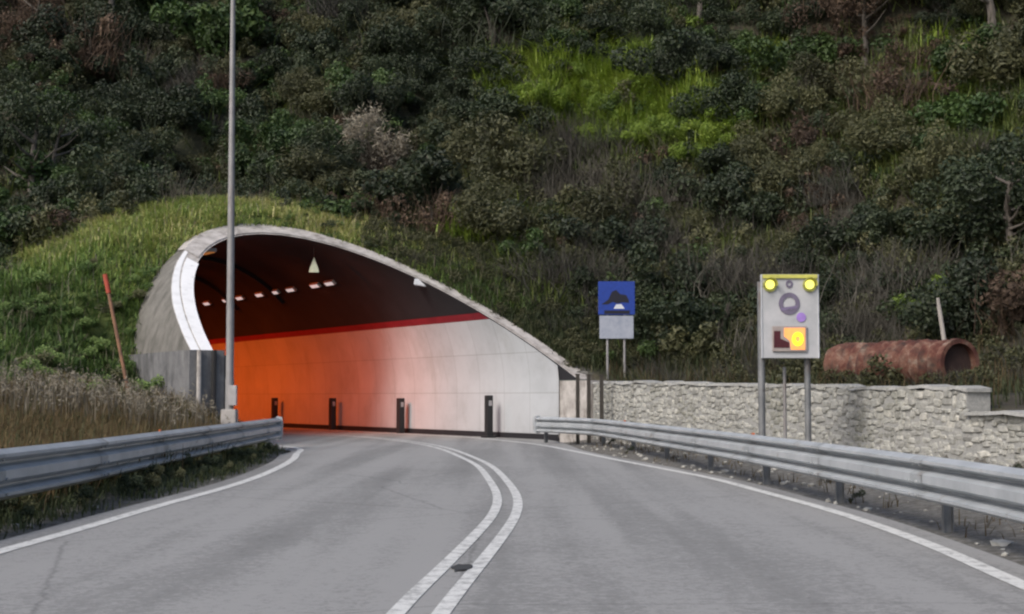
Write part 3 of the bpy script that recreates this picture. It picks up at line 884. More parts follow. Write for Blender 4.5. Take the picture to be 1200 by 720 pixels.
def guardrail(name, path, label, side, ztop, spacing, start, ends, BH=.5):
    """side = +1 when the road lies to the left of the walking direction"""
    Q = path
    nrm = normals2(Q) * side
    root = empty(name, (Q[0][0], Q[0][1], 0), label, "guardrail")
    O = np.array([Q[0][0], Q[0][1], 0])
    pf = [(n, z * BH) for n, z in PROF]
    prof = pf + [(n - .007, z) for n, z in reversed(pf)]
    zb = ztop - BH
    V = np.array([[(q[0] + m[0] * n, q[1] + m[1] * n, zb + z) for n, z in prof] for q, m in zip(Q, nrm)])
    r, c = V.shape[:2]
    V = np.concatenate([V, V[:, :1]], 1)
    f = grid_faces(r, c + 1)
    caps = [np.array([[0, 1, c - 2, c - 1]] + [[j, j + 1, c - 2 - j, c - 1 - j] for j in range(1, len(PROF) - 1)])]
    caps += [caps[0] + (r - 1) * (c + 1)]
    o = link_mesh("beam", np_mesh("beam", V.reshape(-1, 3) - O, [f] + caps, [M["steel"]]), root)
    s = np.concatenate([[0], np.cumsum(np.linalg.norm(np.diff(Q, axis=0), axis=1))])
    for dl in np.arange(start, s[-1] - .3, spacing):
        lap = MB(); vs = []
        for e_ in (-.17, .17):
            q = np.array([np.interp(dl + e_, s, Q[:, j]) for j in (0, 1)]); m = np.array([np.interp(dl + e_, s, nrm[:, j]) for j in (0, 1)])
            vs += [(q[0] + m[0] * (n + .006) - O[0], q[1] + m[1] * (n + .006) - O[1], zb + z) for n, z in pf]
        lap.add(vs, [(j, j + 1, len(pf) + j + 1, len(pf) + j) for j in range(len(pf) - 1)])
        for zz_ in (.13, .42, .80):
            q = np.array([np.interp(dl + .08, s, Q[:, j]) for j in (0, 1)]); m = np.array([np.interp(dl + .08, s, nrm[:, j]) for j in (0, 1)])
            for e_ in (-.1, .1):
                t_ = np.array([-m[1], m[0]]); n_b = float(np.interp(zz_ * BH, [z for _, z in pf], [n for n, _ in pf]))
                c_ = q + t_ * e_ + m * n_b; lap.tube([(c_[0] - O[0], c_[1] - O[1], zb + zz_ * BH), (c_[0] + m[0] * .022 - O[0], c_[1] + m[1] * .022 - O[1], zb + zz_ * BH)], .016, 6)
        lap.build("lap_plate", M["steel_lap"], root)
    d = start; me_p = me_b = me_r = None; kk = 0
    while d < s[-1]:
        p = np.array([np.interp(d, s, Q[:, j]) for j in (0, 1)]); m = np.array([np.interp(d, s, nrm[:, j]) for j in (0, 1)])
        ang = math.atan2(m[1], m[0]); gz = float(terrain_h(p[0] - m[0] * .16, p[1] - m[1] * .16))
        if me_p is None:
            b_ = MB(); b_.box((-.17, 0, .2), (.09, .012, .86)); b_.box((-.213, 0, .2), (.008, .06, .86)); b_.box((-.127, 0, .2), (.008, .06, .86))
            po = b_.build("post", M["post"], root); me_p = po.data
            b_ = MB(); b_.box((-.06, 0, .50), (.118, .10, .20), bevel=.006); bo = b_.build("spacer", M["post"], po); me_b = bo.data
            b_ = MB(); b_.tube([(0, 0, .555), (.022, 0, .555)], .018, 6); ro = b_.build("bolt", M["steel_pole"], po); me_r = ro.data
        else:
            po = link_mesh("post", me_p, root); bo = link_mesh("spacer", me_b, po); ro = link_mesh("bolt", me_r, po)
        po.location = (p[0] - O[0], p[1] - O[1], ztop - .71); po.rotation_euler = (0, 0, ang)
        if kk % 3 == 1:
            b_ = MB(); b_.box((0.022, 0, .70), (.03, .10, .07), bevel=.006); rf = b_.build("reflector", M["reflector"], po)
        # overlap joint of two beam lengths
        d += spacing; kk += 1
    for e in ends:
        q, m = Q[e], nrm[e]
        t = np.array([-m[1], m[0]])
        b_ = MB()
        pr = [(0.02, -.03), (.13, -.02), (.15, .1), (.15, BH - .1), (.13, BH + .02), (.02, BH + .04), (-.03, BH - .01), (-.03, .02)]
        sgn = 1 if (Q[e] - Q[e - 1 if e else 1]) @ t > 0 else -1
        vs = []
        for tt, sc in ((-.02, 1), (.10, .95), (.17, .7)):
            for n, z in pr:
                n2, z2 = .05 + (n - .05) * sc, .5 * BH + (z - .5 * BH) * sc
                w = q + m * n2 + t * tt * sgn
                vs.append((w[0] - O[0], w[1] - O[1], zb + z2))
        fs = [(r_ * 8 + j, r_ * 8 + (j + 1) % 8, r_ * 8 + 8 + (j + 1) % 8, r_ * 8 + 8 + j) for r_ in (0, 1) for j in range(8)] + [tuple(range(16, 24)), tuple(range(7, -1, -1))]
        b_.add(vs, fs); b_.build("end_cap", M["steel"], root)
    return root


def rail_points(pts, ztop):
    return [tuple(ground(px, py, ztop)[:2]) for px, py in pts]


lr = [(-4.95, -6), (-5.0, 4)] + rail_points([(0, 526), (100, 515.5), (200, 504), (270, 496), (324, 489.8)], .74)
lr = smooth_line(spline(lr, 240), 20)
guardrail("guardrail", lr, "grey steel guardrail on the left of the road, rounded end before the tunnel", -1, .74, 3.75, 1.2, [-1])
rr = [(3.5, -6), (3.85, 4)] + rail_points([(1200, 549), (1040, 528), (880, 509), (773, 498), (699, 491)], .70) + [(1.35, 38.4), (.75, 39.6)]
rr = smooth_line(spline(rr, 240), 12)
guardrail("guardrail", rr, "grey steel guardrail on the right of the road, in front of the stone wall", 1, .70, 3.75, .9, [-1], .42)

# ------------------------------------------------------------------ stone wall
wall = empty("stone_wall", (WALL[3][0], WALL[3][1], 0), "low pale rubble stone wall behind the right guardrail, stepped down at its end", "stone wall")
WO = np.array([WALL[3][0], WALL[3][1], 0.0])
wp = np.array(WALL, float)
wseg = np.concatenate([[0], np.cumsum(np.linalg.norm(np.diff(wp, axis=0), axis=1))])
S_STEP = wseg[3] + 0.1


def wpos(s):
    p = np.array([np.interp(s, wseg, wp[:, j]) for j in (0, 1)])
    q = np.array([np.interp(min(s + .3, wseg[-1]), wseg, wp[:, j]) for j in (0, 1)]) - np.array([np.interp(max(s - .3, 0), wseg, wp[:, j]) for j in (0, 1)])
    q /= np.linalg.norm(q)
    return p, q, np.array([q[1], -q[0]])                # position, along, outward (towards the road)


def wtop(s):
    if s < S_STEP: return float(np.interp(s, [0, 4, 10, S_STEP], [1.62, 1.60, 1.50, 1.36]))
    return float(np.interp(s, [S_STEP, wseg[-1]], [1.00, .95]))


b_ = MB()
for s0, s1 in ((0, S_STEP), (S_STEP, wseg[-1])):
    ss = np.linspace(s0, s1, 26)
    V = []
    for s in ss:
        p, t, nn = wpos(s); zt = wtop(min(s, S_STEP - .01) if s1 == S_STEP else max(s, S_STEP + .01)) - .03
        for o_, z in ((.205, -.2), (.172, zt), (-.24, zt), (-.24, -.2)):
            V.append((p[0] + nn[0] * o_ - WO[0], p[1] + nn[1] * o_ - WO[1], z))
    fs = [(i * 4 + j, i * 4 + (j + 1) % 4, i * 4 + 4 + (j + 1) % 4, i * 4 + 4 + j) for i in range(25) for j in range(4)] + [(0, 1, 2, 3), (103, 102, 101, 100)]
    b_.add(V, fs)
b_.build("mortar_core", M["mortar"], wall)
# rubble: irregular rounded blocks bedded in the core
SV, SF, ST_ = [], [], []
r2 = np.random.default_rng(4)
base = np.array([(x, y, z) for z in (-1, 1) for y in (-1, 1) for x in (-1, 1)], float)


def stone_blob(c, t, nn, w, h, dpt):
    bm = bmesh.new(); bmesh.ops.create_cube(bm, size=2)
    bmesh.ops.bevel(bm, geom=bm.edges[:], offset=.42, segments=1, affect="EDGES")
    P = np.array([v.co[:] for v in bm.verts]); P += r2.normal(0, .10, P.shape)
    rot = r2.normal(0, .18); P[:, [0, 2]] = P[:, [0, 2]] @ np.array([[math.cos(rot), -math.sin(rot)], [math.sin(rot), math.cos(rot)]])
    bm.verts.index_update()
    n0 = sum(len(a) for a in SV)
    X = c[0] + t[0] * P[:, 0] * w + nn[0] * P[:, 1] * dpt; Yv = c[1] + t[1] * P[:, 0] * w + nn[1] * P[:, 1] * dpt
    SV.append(np.stack([X, Yv, c[2] + P[:, 2] * h], -1) - WO)
    tt = float(np.clip(r2.normal(.52, .22), 0, 1))
    for f in bm.faces:
        SF.append([v.index + n0 for v in f.verts]); ST_.append(tt)
    bm.free()


z = -0.05
row_h = .13
zrow = 0.02
while zrow < 1.62:
    hgt = r2.uniform(.075, .135); s = r2.uniform(0, .2)
    while s < 33:
        wdt = float(np.clip(r2.lognormal(-1.75, .40), .08, .36)); sm = s + wdt / 2
        zt = wtop(sm); zc = zrow + hgt / 2 + r2.normal(0, .035)
        if zc + hgt * .35 < zt + .03:
            p, t, nn = wpos(sm)
            stone_blob((p[0] + nn[0] * .165, p[1] + nn[1] * .165, zc), t, nn, wdt * .5, hgt * .5 * r2.uniform(.75, 1.25), r2.uniform(.03, .055))
        s += wdt + .012
    zrow += hgt + .008
V = np.concatenate(SV); o_me = bpy.data.meshes.new("rubble"); o_me.from_pydata(V.tolist(), [], SF); o_me.materials.append(M["stone"])
at_ = o_me.attributes.new("tint", "FLOAT", "FACE"); at_.data.foreach_set("value", np.array(ST_, np.float32))
link_mesh("rubble", o_me, wall)
b_ = MB()
for s0, s1, ov in ((0.0, S_STEP + .05, .015), (S_STEP + .06, wseg[-1], .08)):
    ss = np.linspace(s0, s1, 60); V = []
    for i, s in enumerate(ss):
        p, t, nn = wpos(s); zt = wtop(min(s, S_STEP - .01) if s0 == 0 else s) + r2.normal(0, .018)
        for o_, z in ((.20 + ov + r2.normal(0, .015), zt - .03), (.18 + ov + r2.normal(0, .015), zt + .025), (-.24, zt + .03), (-.24, zt - .03)):
            V.append((p[0] + nn[0] * o_ - WO[0], p[1] + nn[1] * o_ - WO[1], z))
    b_.add(V, [(i * 4 + j, i * 4 + (j + 1) % 4, i * 4 + 4 + (j + 1) % 4, i * 4 + 4 + j) for i in range(59) for j in range(4)] + [(0, 1, 2, 3), (239, 238, 237, 236)])
b_.build("coping", M["mortar"], wall)

# ------------------------------------------------------------------ tall lamp pole
p = at(269, 480, 33.5); gz = float(terrain_h(p.x, p.y))
pole = empty("lamp_pole", (p.x, p.y, gz), "tall slim grey steel lamp pole standing before the left side of the tunnel mouth", "lamp pole")
top = at(273, 0, 33.5); ln = Vector((top.x - p.x, 0, top.z - gz)); ln = ln * (10.4 / ln.z)
b_ = MB(); b_.tube([ln * t for t in (0, .14, .15, .5, 1)], [.10, .10, .092, .080, .055], 12); b_.build("shaft", M["steel_pole"], pole, True)
b_ = MB(); b_.box((0.0, 0.0, .35), (.34, .34, .9), bevel=.03); b_.build("concrete_base", M["concrete_rim"], pole)
b_ = MB(); b_.box((0.09, -.09, 1.12), (.18, .14, .46), bevel=.012); b_.build("junction_box", M["lamp_body"], pole)
b_ = MB(); b_.tube([ln, ln + Vector((.1, .1, .35)), ln + Vector((.6, .5, .6)), ln + Vector((1.5, 1.2, .72))], [.05, .045, .04, .035], 8); b_.build("arm", M["steel_pole"], pole, True)
b_ = MB(); b_.box(ln + Vector((1.75, 1.4, .72)), (.62, .26, .14), Matrix.Rotation(.68, 3, "Z"), bevel=.05); b_.build("lantern", M["lamp_body"], pole)

# leaning red pole beside the shell
pb, pt = at(156, 428, 36.2), at(123, 322, 36.8)
pb.z = float(terrain_h(pb.x, pb.y)) - .1
lo = empty("leaning_pole", pb, "thin leaning pole with red paint on the grass left of the tunnel shell", "pole")
d = pt - pb
b_ = MB(); b_.tube([(0, 0, 0), d * .5, d * .86], [.045, .048, .045], 8); b_.build("shaft", M["orange_pole"], lo, True)
b_ = MB(); b_.tube([d * .861, d], [.062, .060], 8); b_.build("tip", M["red_tip"], lo, True)

# ------------------------------------------------------------------ blue road sign
Yb = 41.0
c0 = at(723, 364, Yb); gz = float(terrain_h(c0.x, Yb + .05))
sg = empty("road_sign", (c0.x, Yb, gz), "blue square tunnel sign over a white plate on two posts behind the stone wall", "road sign")


def rel(px, py, Y, root): return at(px, py, Y) - Vector(root.location)


def plate(root, name, px0, py0, px1, py1, Y, mat, thick_=.03, bevel=.008, parent=None, frame=None):
    a_, c_ = rel(px0, py0, Y, root), rel(px1, py1, Y, root)
    b_ = MB(); b_.box(((a_.x + c_.x) / 2, a_.y, (a_.z + c_.z) / 2), (abs(c_.x - a_.x), thick_, abs(a_.z - c_.z)), bevel=bevel)
    return b_.build(name, mat, parent or root)


def flat(root, name, pts, Y, mat, depth=.006, parent=None):
    vs = [rel(px, py, Y, root) for px, py in pts]; n = len(vs)
    b_ = MB(); b_.add(vs + [v + Vector((0, depth, 0)) for v in vs], [tuple(range(n)), tuple(range(2 * n - 1, n - 1, -1))] + [(i, (i + 1) % n, (i + 1) % n + n, i + n) for i in range(n)])
    return b_.build(name, mat, parent or root)


for px in (712, 732):
    q = rel(px, 440, Yb + .06, sg); b_ = MB(); b_.tube([(q.x, q.y, -.3), (q.x, q.y, rel(px, 334, Yb, sg).z)], .035, 8); b_.build("post", M["steel_pole"], sg, True)
bl = plate(sg, "blue_panel", 701, 330, 744, 369, Yb, M["blue"])
Yf = Yb - .02
flat(sg, "pictogram", [(705, 357), (713, 351), (717, 342), (722, 340), (727, 345), (734, 346), (737, 352), (737, 355), (729, 354.5), (724, 356), (718, 354), (712, 357)], Yf, M["navy"], parent=bl)
flat(sg, "pictogram", [(719, 362), (722, 357), (728, 356.5), (732, 362)], Yf, M["white_sign"], parent=bl)
flat(sg, "pictogram", [(708, 364), (738, 364), (738, 368), (708, 368)], Yf, M["navy"], parent=bl)
plate(sg, "white_plate", 702.5, 370.3, 742.5, 397, Yb, M["plate"])

# ------------------------------------------------------------------ electronic sign
Ye = 24.5
c0 = at(925, 372, Ye); gz = float(terrain_h(c0.x, Ye))
es = empty("electronic_sign", (c0.x, Ye, gz), "tall pale electronic sign with two yellow lamps and an orange screen on two posts", "electronic sign")
for px, r_ in ((893, .062), (947, .055)):
    q = rel(px, 500, Ye + .1, es); b_ = MB(); b_.tube([(q.x, q.y, -.3), (q.x, q.y, rel(px, 330, Ye, es).z)], r_, 10); b_.build("post", M["post"], es, True)
q = rel(920, 500, Ye + .3, es); b_ = MB(); b_.tube([(q.x, q.y, -.3), (q.x, q.y, rel(920, 430, Ye, es).z)], .03, 8); b_.build("cable_pipe", M["steel_pole"], es, True)
pn = plate(es, "panel", 891.5, 322, 960, 420, Ye, M["panel"], .14, .012)
Yp = Ye - .071
for a_ in ((891.5, 322, 893.5, 420), (958, 322, 960, 420)): plate(es, "frame_bar", *a_, Ye - .08, M["white_sign"], .02, .002, parent=pn)
plate(es, "top_bar", 893.8, 322, 957.6, 326.3, Ye - .08, M["yellow_bar"], .05, .003, parent=pn)


def disc(root, name, px, py, r0, Y, mat, inner=0, depth=.01, parent=None, ell=1.0, n=28):
    a_ = [(px + math.cos(2 * PI * i / n) * r0 * ell, py + math.sin(2 * PI * i / n) * r0) for i in range(n)]
    if not inner: return flat(root, name, a_, Y, mat, depth, parent)
    bq = [(px + math.cos(2 * PI * i / n) * inner * ell, py + math.sin(2 * PI * i / n) * inner) for i in range(n)]
    f_ = [rel(x, y, Y, root) for x, y in a_] + [rel(x, y, Y, root) for x, y in bq]
    dv = Vector((0, depth, 0)); b_ = MB(); vs = f_ + [v + dv for v in f_]
    fs = []
    for i in range(n):
        j = (i + 1) % n
        fs += [(i, j, n + j, n + i), (2 * n + i, 3 * n + i, 3 * n + j, 2 * n + j), (i, 2 * n + i, 2 * n + j, j), (n + i, n + j, 3 * n + j, 3 * n + i)]
    b_.add(vs, fs); return b_.build(name, mat, parent or root)


for px in (902.5, 949):
    lampo = disc(es, "warning_lamp", px, 334, 8.2, Yp - .03, M["olive_lip"], 0, .03, parent=es)
    disc(es, "lens", px, 333.5, 5.4, Yp - .05, M["yellow_lamp"], 0, .02, parent=lampo)
    cp = rel(px, 333.5, Yp - .05, es); rr0 = .108; vs = []; nn_ = 15
    for yy_, sc_0 in ((0.02, 1.0), (-.13, 1.04)):
        for k_ in range(nn_):
            a_ = math.radians(-15 + 210 * k_ / (nn_ - 1)); vs.append((cp.x + math.cos(a_) * rr0 * sc_0, cp.y + yy_, cp.z + math.sin(a_) * rr0 * sc_0))
    for yy_, sc_0 in ((0.02, .94), (-.13, .98)):
        for k_ in range(nn_):
            a_ = math.radians(-15 + 210 * k_ / (nn_ - 1)); vs.append((cp.x + math.cos(a_) * rr0 * sc_0, cp.y + yy_, cp.z + math.sin(a_) * rr0 * sc_0))
    fs = [(k_, k_ + 1, nn_ + k_ + 1, nn_ + k_) for k_ in range(nn_ - 1)] + [(2 * nn_ + k_, 3 * nn_ + k_, 3 * nn_ + k_ + 1, 2 * nn_ + k_ + 1) for k_ in range(nn_ - 1)] + [(nn_ + k_, nn_ + k_ + 1, 3 * nn_ + k_ + 1, 3 * nn_ + k_) for k_ in range(nn_ - 1)] + [(0, nn_, 3 * nn_, 2 * nn_), (nn_ - 1, 3 * nn_ - 1, 4 * nn_ - 1, 2 * nn_ - 1)]
    hb = MB(); hb.add(vs, fs); hb.build("hood", M["olive_lip"], lampo)
disc(es, "sensor", 925, 333, 4.6, Yp - .012, M["violet_dark"], 2.0, .012, parent=es, ell=.9)
rg = disc(es, "ring_symbol", 925, 356, 13.0, Yp - .012, M["violet_dark"], 7.6, .012, parent=es, ell=.95)
flat(es, "ring_symbol_bar", [(915, 361), (934, 358), (934, 361.5), (915, 364.5)], Yp - .014, M["violet"], .014, parent=rg)
disc(es, "lilac_light", 939, 372, 5.5, Yp - .014, M["lilac"], 0, .014, parent=es)
sc_ = plate(es, "screen", 905, 382.5, 945.5, 412, Ye - .085, M["screen_frame"], .05, .004)
flat(es, "lit_area", [(919, 384.5), (943.5, 384.5), (943.5, 410), (927, 410), (926, 400), (919, 394)], Ye - .118, M["amber_screen"], .008, parent=sc_)
flat(es, "dark_symbol", [(907, 388), (914.5, 388), (914.5, 397), (925, 401.5), (925, 407.5), (907, 407.5)], Ye - .12, M["maroon"], .01, parent=sc_)
disc(es, "digit", 935, 397.5, 8.4, Ye - .128, M["amber_digit"], 3.0, .01, parent=sc_, ell=.82)

# ------------------------------------------------------------------ rusty culvert pipe and a bleached stake
pa, pbv = at(1124, 426, 27.2), at(985, 429, 30.6)
gz = float(min(terrain_h(pa.x, pa.y), terrain_h(pbv.x, pbv.y)))
R_ = .43
cv = empty("culvert_pipe", (pa.x, pa.y, pa.z), "rusty red corrugated culvert pipe lying on the bank behind the stone wall", "pipe")
dv = pbv - pa
npt = 190
pts = [dv * (i / (npt - 1)) for i in range(npt)]
b_ = MB(); b_.tube(pts, [R_ + .045 * math.sin(i * 2 * PI / 14) for i in range(npt)], 30, caps=False)
b_.tube(list(reversed(pts)), R_ - .06, 30, caps=False)
rp = np.random.default_rng(17)
bv = np.array(b_.v); sc_n = 1 + .05 * fbm(bv[:, 0] * 2 + bv[:, 2] * 3, bv[:, 1] * 2, 81, 3, .5)[:, None]; bo_ = np.array(dv) * 0
axis_p = (bv @ np.array(dv.normalized()))[:, None] * np.array(dv.normalized()); b_.v = [tuple(q_) for q_ in axis_p + (bv - axis_p) * sc_n]
b_.build("barrel", M["rust"], cv, True)
b_ = MB(); dn = dv.normalized(); b_.tube([dn * -.03, dn * .08], R_ + .03, 30, caps=False); b_.tube([dn * .08, dn * -.03], R_ - .055, 30, caps=False)
a0 = dn.orthogonal().normalized(); b0 = dn.cross(a0)
ringv = [dn * -.03 + (a0 * math.cos(2 * PI * i / 30) + b0 * math.sin(2 * PI * i / 30)) * rr_ for rr_ in (R_ + .03, R_ - .055) for i in range(30)]
b_.add(ringv, [(i, (i + 1) % 30, 30 + (i + 1) % 30, 30 + i) for i in range(30)]); b_.build("flange", M["rust"], cv, True)
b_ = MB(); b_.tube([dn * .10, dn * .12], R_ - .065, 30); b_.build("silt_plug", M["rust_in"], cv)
p1, p2 = at(1112, 400, 29.2), at(1099, 349, 29.2); p1.z = float(terrain_h(p1.x, p1.y)) - .1
b_ = MB(); b_.tube([(0, 0, 0), (p2 - p1) * .5 + Vector((.02, 0, 0)), (p2 - p1) * .9, p2 - p1], [.05, .048, .042, .03], 8)
st = b_.build("wooden_stake", M["dead_wood"], None, True); st.location = p1
tag(st, "bleached wooden stake leaning behind the rusty culvert pipe", "stake")

# ------------------------------------------------------------------ vegetation meshes
UPV = np.array([0, 0, 1.0])


def leaf_quads(P, nrm, ln_, wd, r):
    """diamond leaves at P"""
    n = len(P)
    t = r.normal(size=(n, 3)); t -= (t * nrm).sum(1)[:, None] * nrm; t /= np.linalg.norm(t, axis=1)[:, None]
    s = np.cross(nrm, t)
    L_, W_ = (ln_ * r.uniform(.6, 1.4, n))[:, None], (wd * r.uniform(.6, 1.4, n))[:, None]
    V = np.stack([P - t * L_ * .5, P + s * W_ * .5 + nrm * W_ * .15, P + t * L_ * .5, P - s * W_ * .5 + nrm * W_ * .15], 1)
    return V.reshape(-1, 3)


def crown_mesh(seed, n, size=1.0, flat_=.85, leaf=(.17, .10), lobes=9, mat="evergreen", spiky=0.0):
    r = np.random.default_rng(seed)
    C = r.normal(size=(lobes, 3)) * np.array([.52, .52, .34]); C[:, 2] = np.abs(C[:, 2]) + .45 * flat_
    R = r.uniform(.18, .50, lobes)
    k = r.choice(lobes, n, p=R ** 2 / (R ** 2).sum())
    d = r.normal(size=(n, 3)); d /= np.linalg.norm(d, axis=1)[:, None]
    rad = R[k] * (r.uniform(0.25, 1, n) ** .45) * (1 + .25 * r.normal(size=n) * (r.uniform(size=n) < .25))
    P = C[k] + d * rad[:, None] * np.array([1, 1, .9]); P *= size
    nr_ = d + r.normal(size=(n, 3)) * .7 + UPV * .4; nr_ /= np.linalg.norm(nr_, axis=1)[:, None]
    V = leaf_quads(P, nr_, leaf[0], leaf[1], r)
    f = np.arange(4 * n).reshape(n, 4)
    tint = np.clip(r.normal(.5, .2, n) + (r.uniform(-.25, .25, lobes))[k], 0, 1)
    return V, f, tint


def twig_mesh(seed, n, size=1.0, wd=.018, spread=.75, curl=.35, seg=4, h=1.0):
    """many arching bare stems, three sided"""
    r = np.random.default_rng(seed)
    VV, FF, TT_ = [], [], []
    a = r.uniform(0, 2 * PI, n); lean = np.abs(r.normal(0, spread, n)); ln_ = size * h * r.uniform(.5, 1.15, n)
    base_ = np.stack([r.normal(0, .30, n) * size, r.normal(0, .30, n) * size, np.zeros(n)], -1)
    d = np.stack([np.cos(a) * lean, np.sin(a) * lean, np.ones(n)], -1); d /= np.linalg.norm(d, axis=1)[:, None]
    P = base_; rings = []
    for i in range(seg + 1):
        w = wd * (1 - .75 * i / seg) * r.uniform(.8, 1.2, n)
        ring_ = [P + np.stack([np.cos(2 * PI * j / 3) * w, np.sin(2 * PI * j / 3) * w, np.zeros(n)], -1) for j in range(3)]
        rings.append(np.stack(ring_, 1))
        P = P + d * (ln_ / seg)[:, None]
        d = d + r.normal(0, curl * .5, (n, 3)) - np.array([0, 0, curl * .25]); d /= np.linalg.norm(d, axis=1)[:, None]
    Vr = np.stack(rings, 1)                                         # n, seg+1, 3, 3
    V = Vr.reshape(-1, 3)
    i0 = (np.arange(n)[:, None, None] * (seg + 1) + np.arange(seg)[None, :, None]) * 3
    j = np.arange(3)[None, None]
    f = np.stack([i0 + j, i0 + (j + 1) % 3, i0 + 3 + (j + 1) % 3, i0 + 3 + j], -1).reshape(-1, 4)
    tint = np.repeat(np.clip(r.normal(.5, .25, n), 0, 1), seg * 3)
    return V, f, tint


def blade_mesh(P, ht, wd, lean, r):
    """grass blades: bent strips of two quads at points P"""
    n = len(P); a = r.uniform(0, 2 * PI, n); l = np.abs(r.normal(0, lean, n)); h = ht * r.uniform(.55, 1.3, n)
    sd = np.stack([-np.sin(a), np.cos(a), np.zeros(n)], -1); dr = np.stack([np.cos(a), np.sin(a), np.zeros(n)], -1)
    w = (wd * r.uniform(.7, 1.3, n))[:, None]
    m = P + (UPV * h[:, None] * .55) + dr * (l * h * .35)[:, None]
    t = P + (UPV * h[:, None] * (1 - .25 * np.minimum(l, 1.5))[:, None]) + dr * (l * h)[:, None]
    V = np.stack([P - sd * w, P + sd * w, m + sd * w * .8, m - sd * w * .8, t + sd * w * .15, t - sd * w * .15], 1).reshape(-1, 3)
    i = np.arange(n) * 6
    f = np.concatenate([np.stack([i, i + 1, i + 2, i + 3], -1), np.stack([i + 3, i + 2, i + 4, i + 5], -1)])
    return V, f


def stems(seed, mat, size, n=5):
    r = random.Random(seed); b_ = MB()
    for i in range(n):
        a = r.uniform(0, 2 * PI); l = r.uniform(.15, .5) * size
        p1 = Vector((math.cos(a) * l * .4, math.sin(a) * l * .4, .4 * size)); p2 = Vector((math.cos(a) * l, math.sin(a) * l, .85 * size))
        b_.tube([(0, 0, -.35), p1, p2], [.05 * size, .035 * size, .012 * size], 5)
    return b_


# prototype meshes of each kind (crown + stems), size 1 ~ a bush two metres across
KINDS_ = {
    "evergreen": ("evergreen_bush", "dense dark evergreen bush", 3), "olive": ("olive_bush", "olive green bushy shrub", 3), "green": ("leafy_bush", "mid green leafy bush", 2),
    "lime": ("lime_bush", "bright yellow green bush", 2), "twig": ("bare_shrub", "grey leafless twiggy shrub", 2), "brown": ("brown_shrub", "brown withered shrub", 2),
}
PROTO = {}
for kd, (nm, lb, nv) in KINDS_.items():
    PROTO[kd] = []
    for q in range(nv):
        sd = hash((len(kd), q, ord(kd[0]), ord(kd[1]))) % 9999
        if kd == "twig":
            V, f, t = twig_mesh(sd, 420, 1.5, .013, .85, .45); 
        elif kd == "brown":
            V, f, t = twig_mesh(sd, 170, 1.35, .012, .8, .4); V2, f2, t2 = crown_mesh(sd, 1100, 1.0, leaf=(.13, .06)); f = np.concatenate([f, f2 + len(V)]); V = np.concatenate([V, V2]); t = np.concatenate([t, t2])
        else:
            lf = {"evergreen": (.11, .06), "olive": (.12, .042), "green": (.13, .08), "lime": (.19, .035)}[kd]
            V, f, t = crown_mesh(sd, 4600, 1.0, leaf=lf, lobes=15)
            V2, f2, t2 = twig_mesh(sd + 1, 60, 1.25, .010, .8, .3); f = np.concatenate([f, f2 + len(V)]); V = np.concatenate([V, V2]); t = np.concatenate([t, t2])
        PROTO[kd].append((V, f, t, np_mesh(nm + "_crown", V, [f], [L[kd]], tint=t)))
    bs = stems(sd, None, 1.0); me = bpy.data.meshes.new("stems"); me.from_pydata(bs.v, [], bs.f); me.materials.append(M["dark_bark"]); PROTO[kd].append(me)

# which kind grows where, read off the photo: (px, py, radius px, kind, weight)
BLOBS = [
    (720, 112, 50, "lime", 6), (665, 108, 42, "lime", 6), (780, 128, 42, "lime", 6), (625, 105, 30, "lime", 3), (825, 150, 30, "lime", 4), (880, 90, 60, "green", 3), (1130, 110, 70, "green", 3), (1080, 190, 60, "olive", 2),
    (560, 110, 45, "evergreen", 8), (600, 45, 70, "evergreen", 6), (750, 40, 90, "evergreen", 6), (480, 90, 70, "evergreen", 5),
    (70, 185, 55, "green", 4), (330, 180, 60, "green", 2), (560, 265, 70, "olive", 3), (380, 120, 60, "olive", 2),
    (700, 215, 60, "twig", 2), (620, 190, 50, "twig", 1.2), (830, 250, 60, "twig", 2), (1010, 340, 90, "twig", 2.2), (880, 290, 50, "twig", 1.6), (1165, 150, 40, "twig", 2), (210, 90, 60, "twig", .7),
    (1010, 60, 50, "brown", 4), (30, 40, 40, "brown", 4), (930, 240, 45, "brown", 2.5), (430, 215, 45, "brown", 2.0), (980, 30, 40, "brown", 2),
]


def pick_kind(px, py, r):
    w = {"evergreen": 1.0, "olive": .7, "green": .32, "lime": .008, "twig": .13, "brown": .07}
    if px < 560 and py < 240: w["evergreen"] += 1.3
    if px > 480: w["olive"] += .7; w["twig"] += .06
    if px > 930 and py > 200: w["evergreen"] += .8
    for x, y, rr_, kd, wt in BLOBS:
        d2 = ((px - x) ** 2 + (py - y) ** 2) / rr_ ** 2
        if d2 < (1.25 if kd == 'lime' else 4): w[kd] += wt * math.exp(-d2 * 1.2) * 1.6
    ks = list(w); v = np.array([w[k] for k in ks]); return ks[r.choice(len(ks), p=v / v.sum())]


r3 = np.random.default_rng(21)


def lime_density(px, py):
    """how thick the bright grass grows, read off the photo"""
    dens = np.zeros(np.shape(px))
    for bx_, by_, br_, wgt in ((720, 112, 74, 1), (655, 106, 64, 1), (790, 132, 56, 1), (605, 100, 44, .7), (840, 160, 40, .7), (1150, 125, 60, .55), (1085, 190, 66, .55), (1120, 80, 50, .4), (900, 95, 45, .35), (565, 270, 50, .4)):
        q2 = ((px - bx_) ** 2 + ((py - by_) * 1.35) ** 2) / br_ ** 2
        dens = np.maximum(dens, wgt * np.clip(1.4 - q2, 0, 1))
    return dens


def mound_line(px):
    """where the mound's grass gives way to scrub, as seen in the photo"""
    return np.interp(px, [-80, 0, 80, 160, 240, 330, 440, 520, 600, 700], [350, 322, 274, 244, 231, 238, 264, 296, 330, 400])


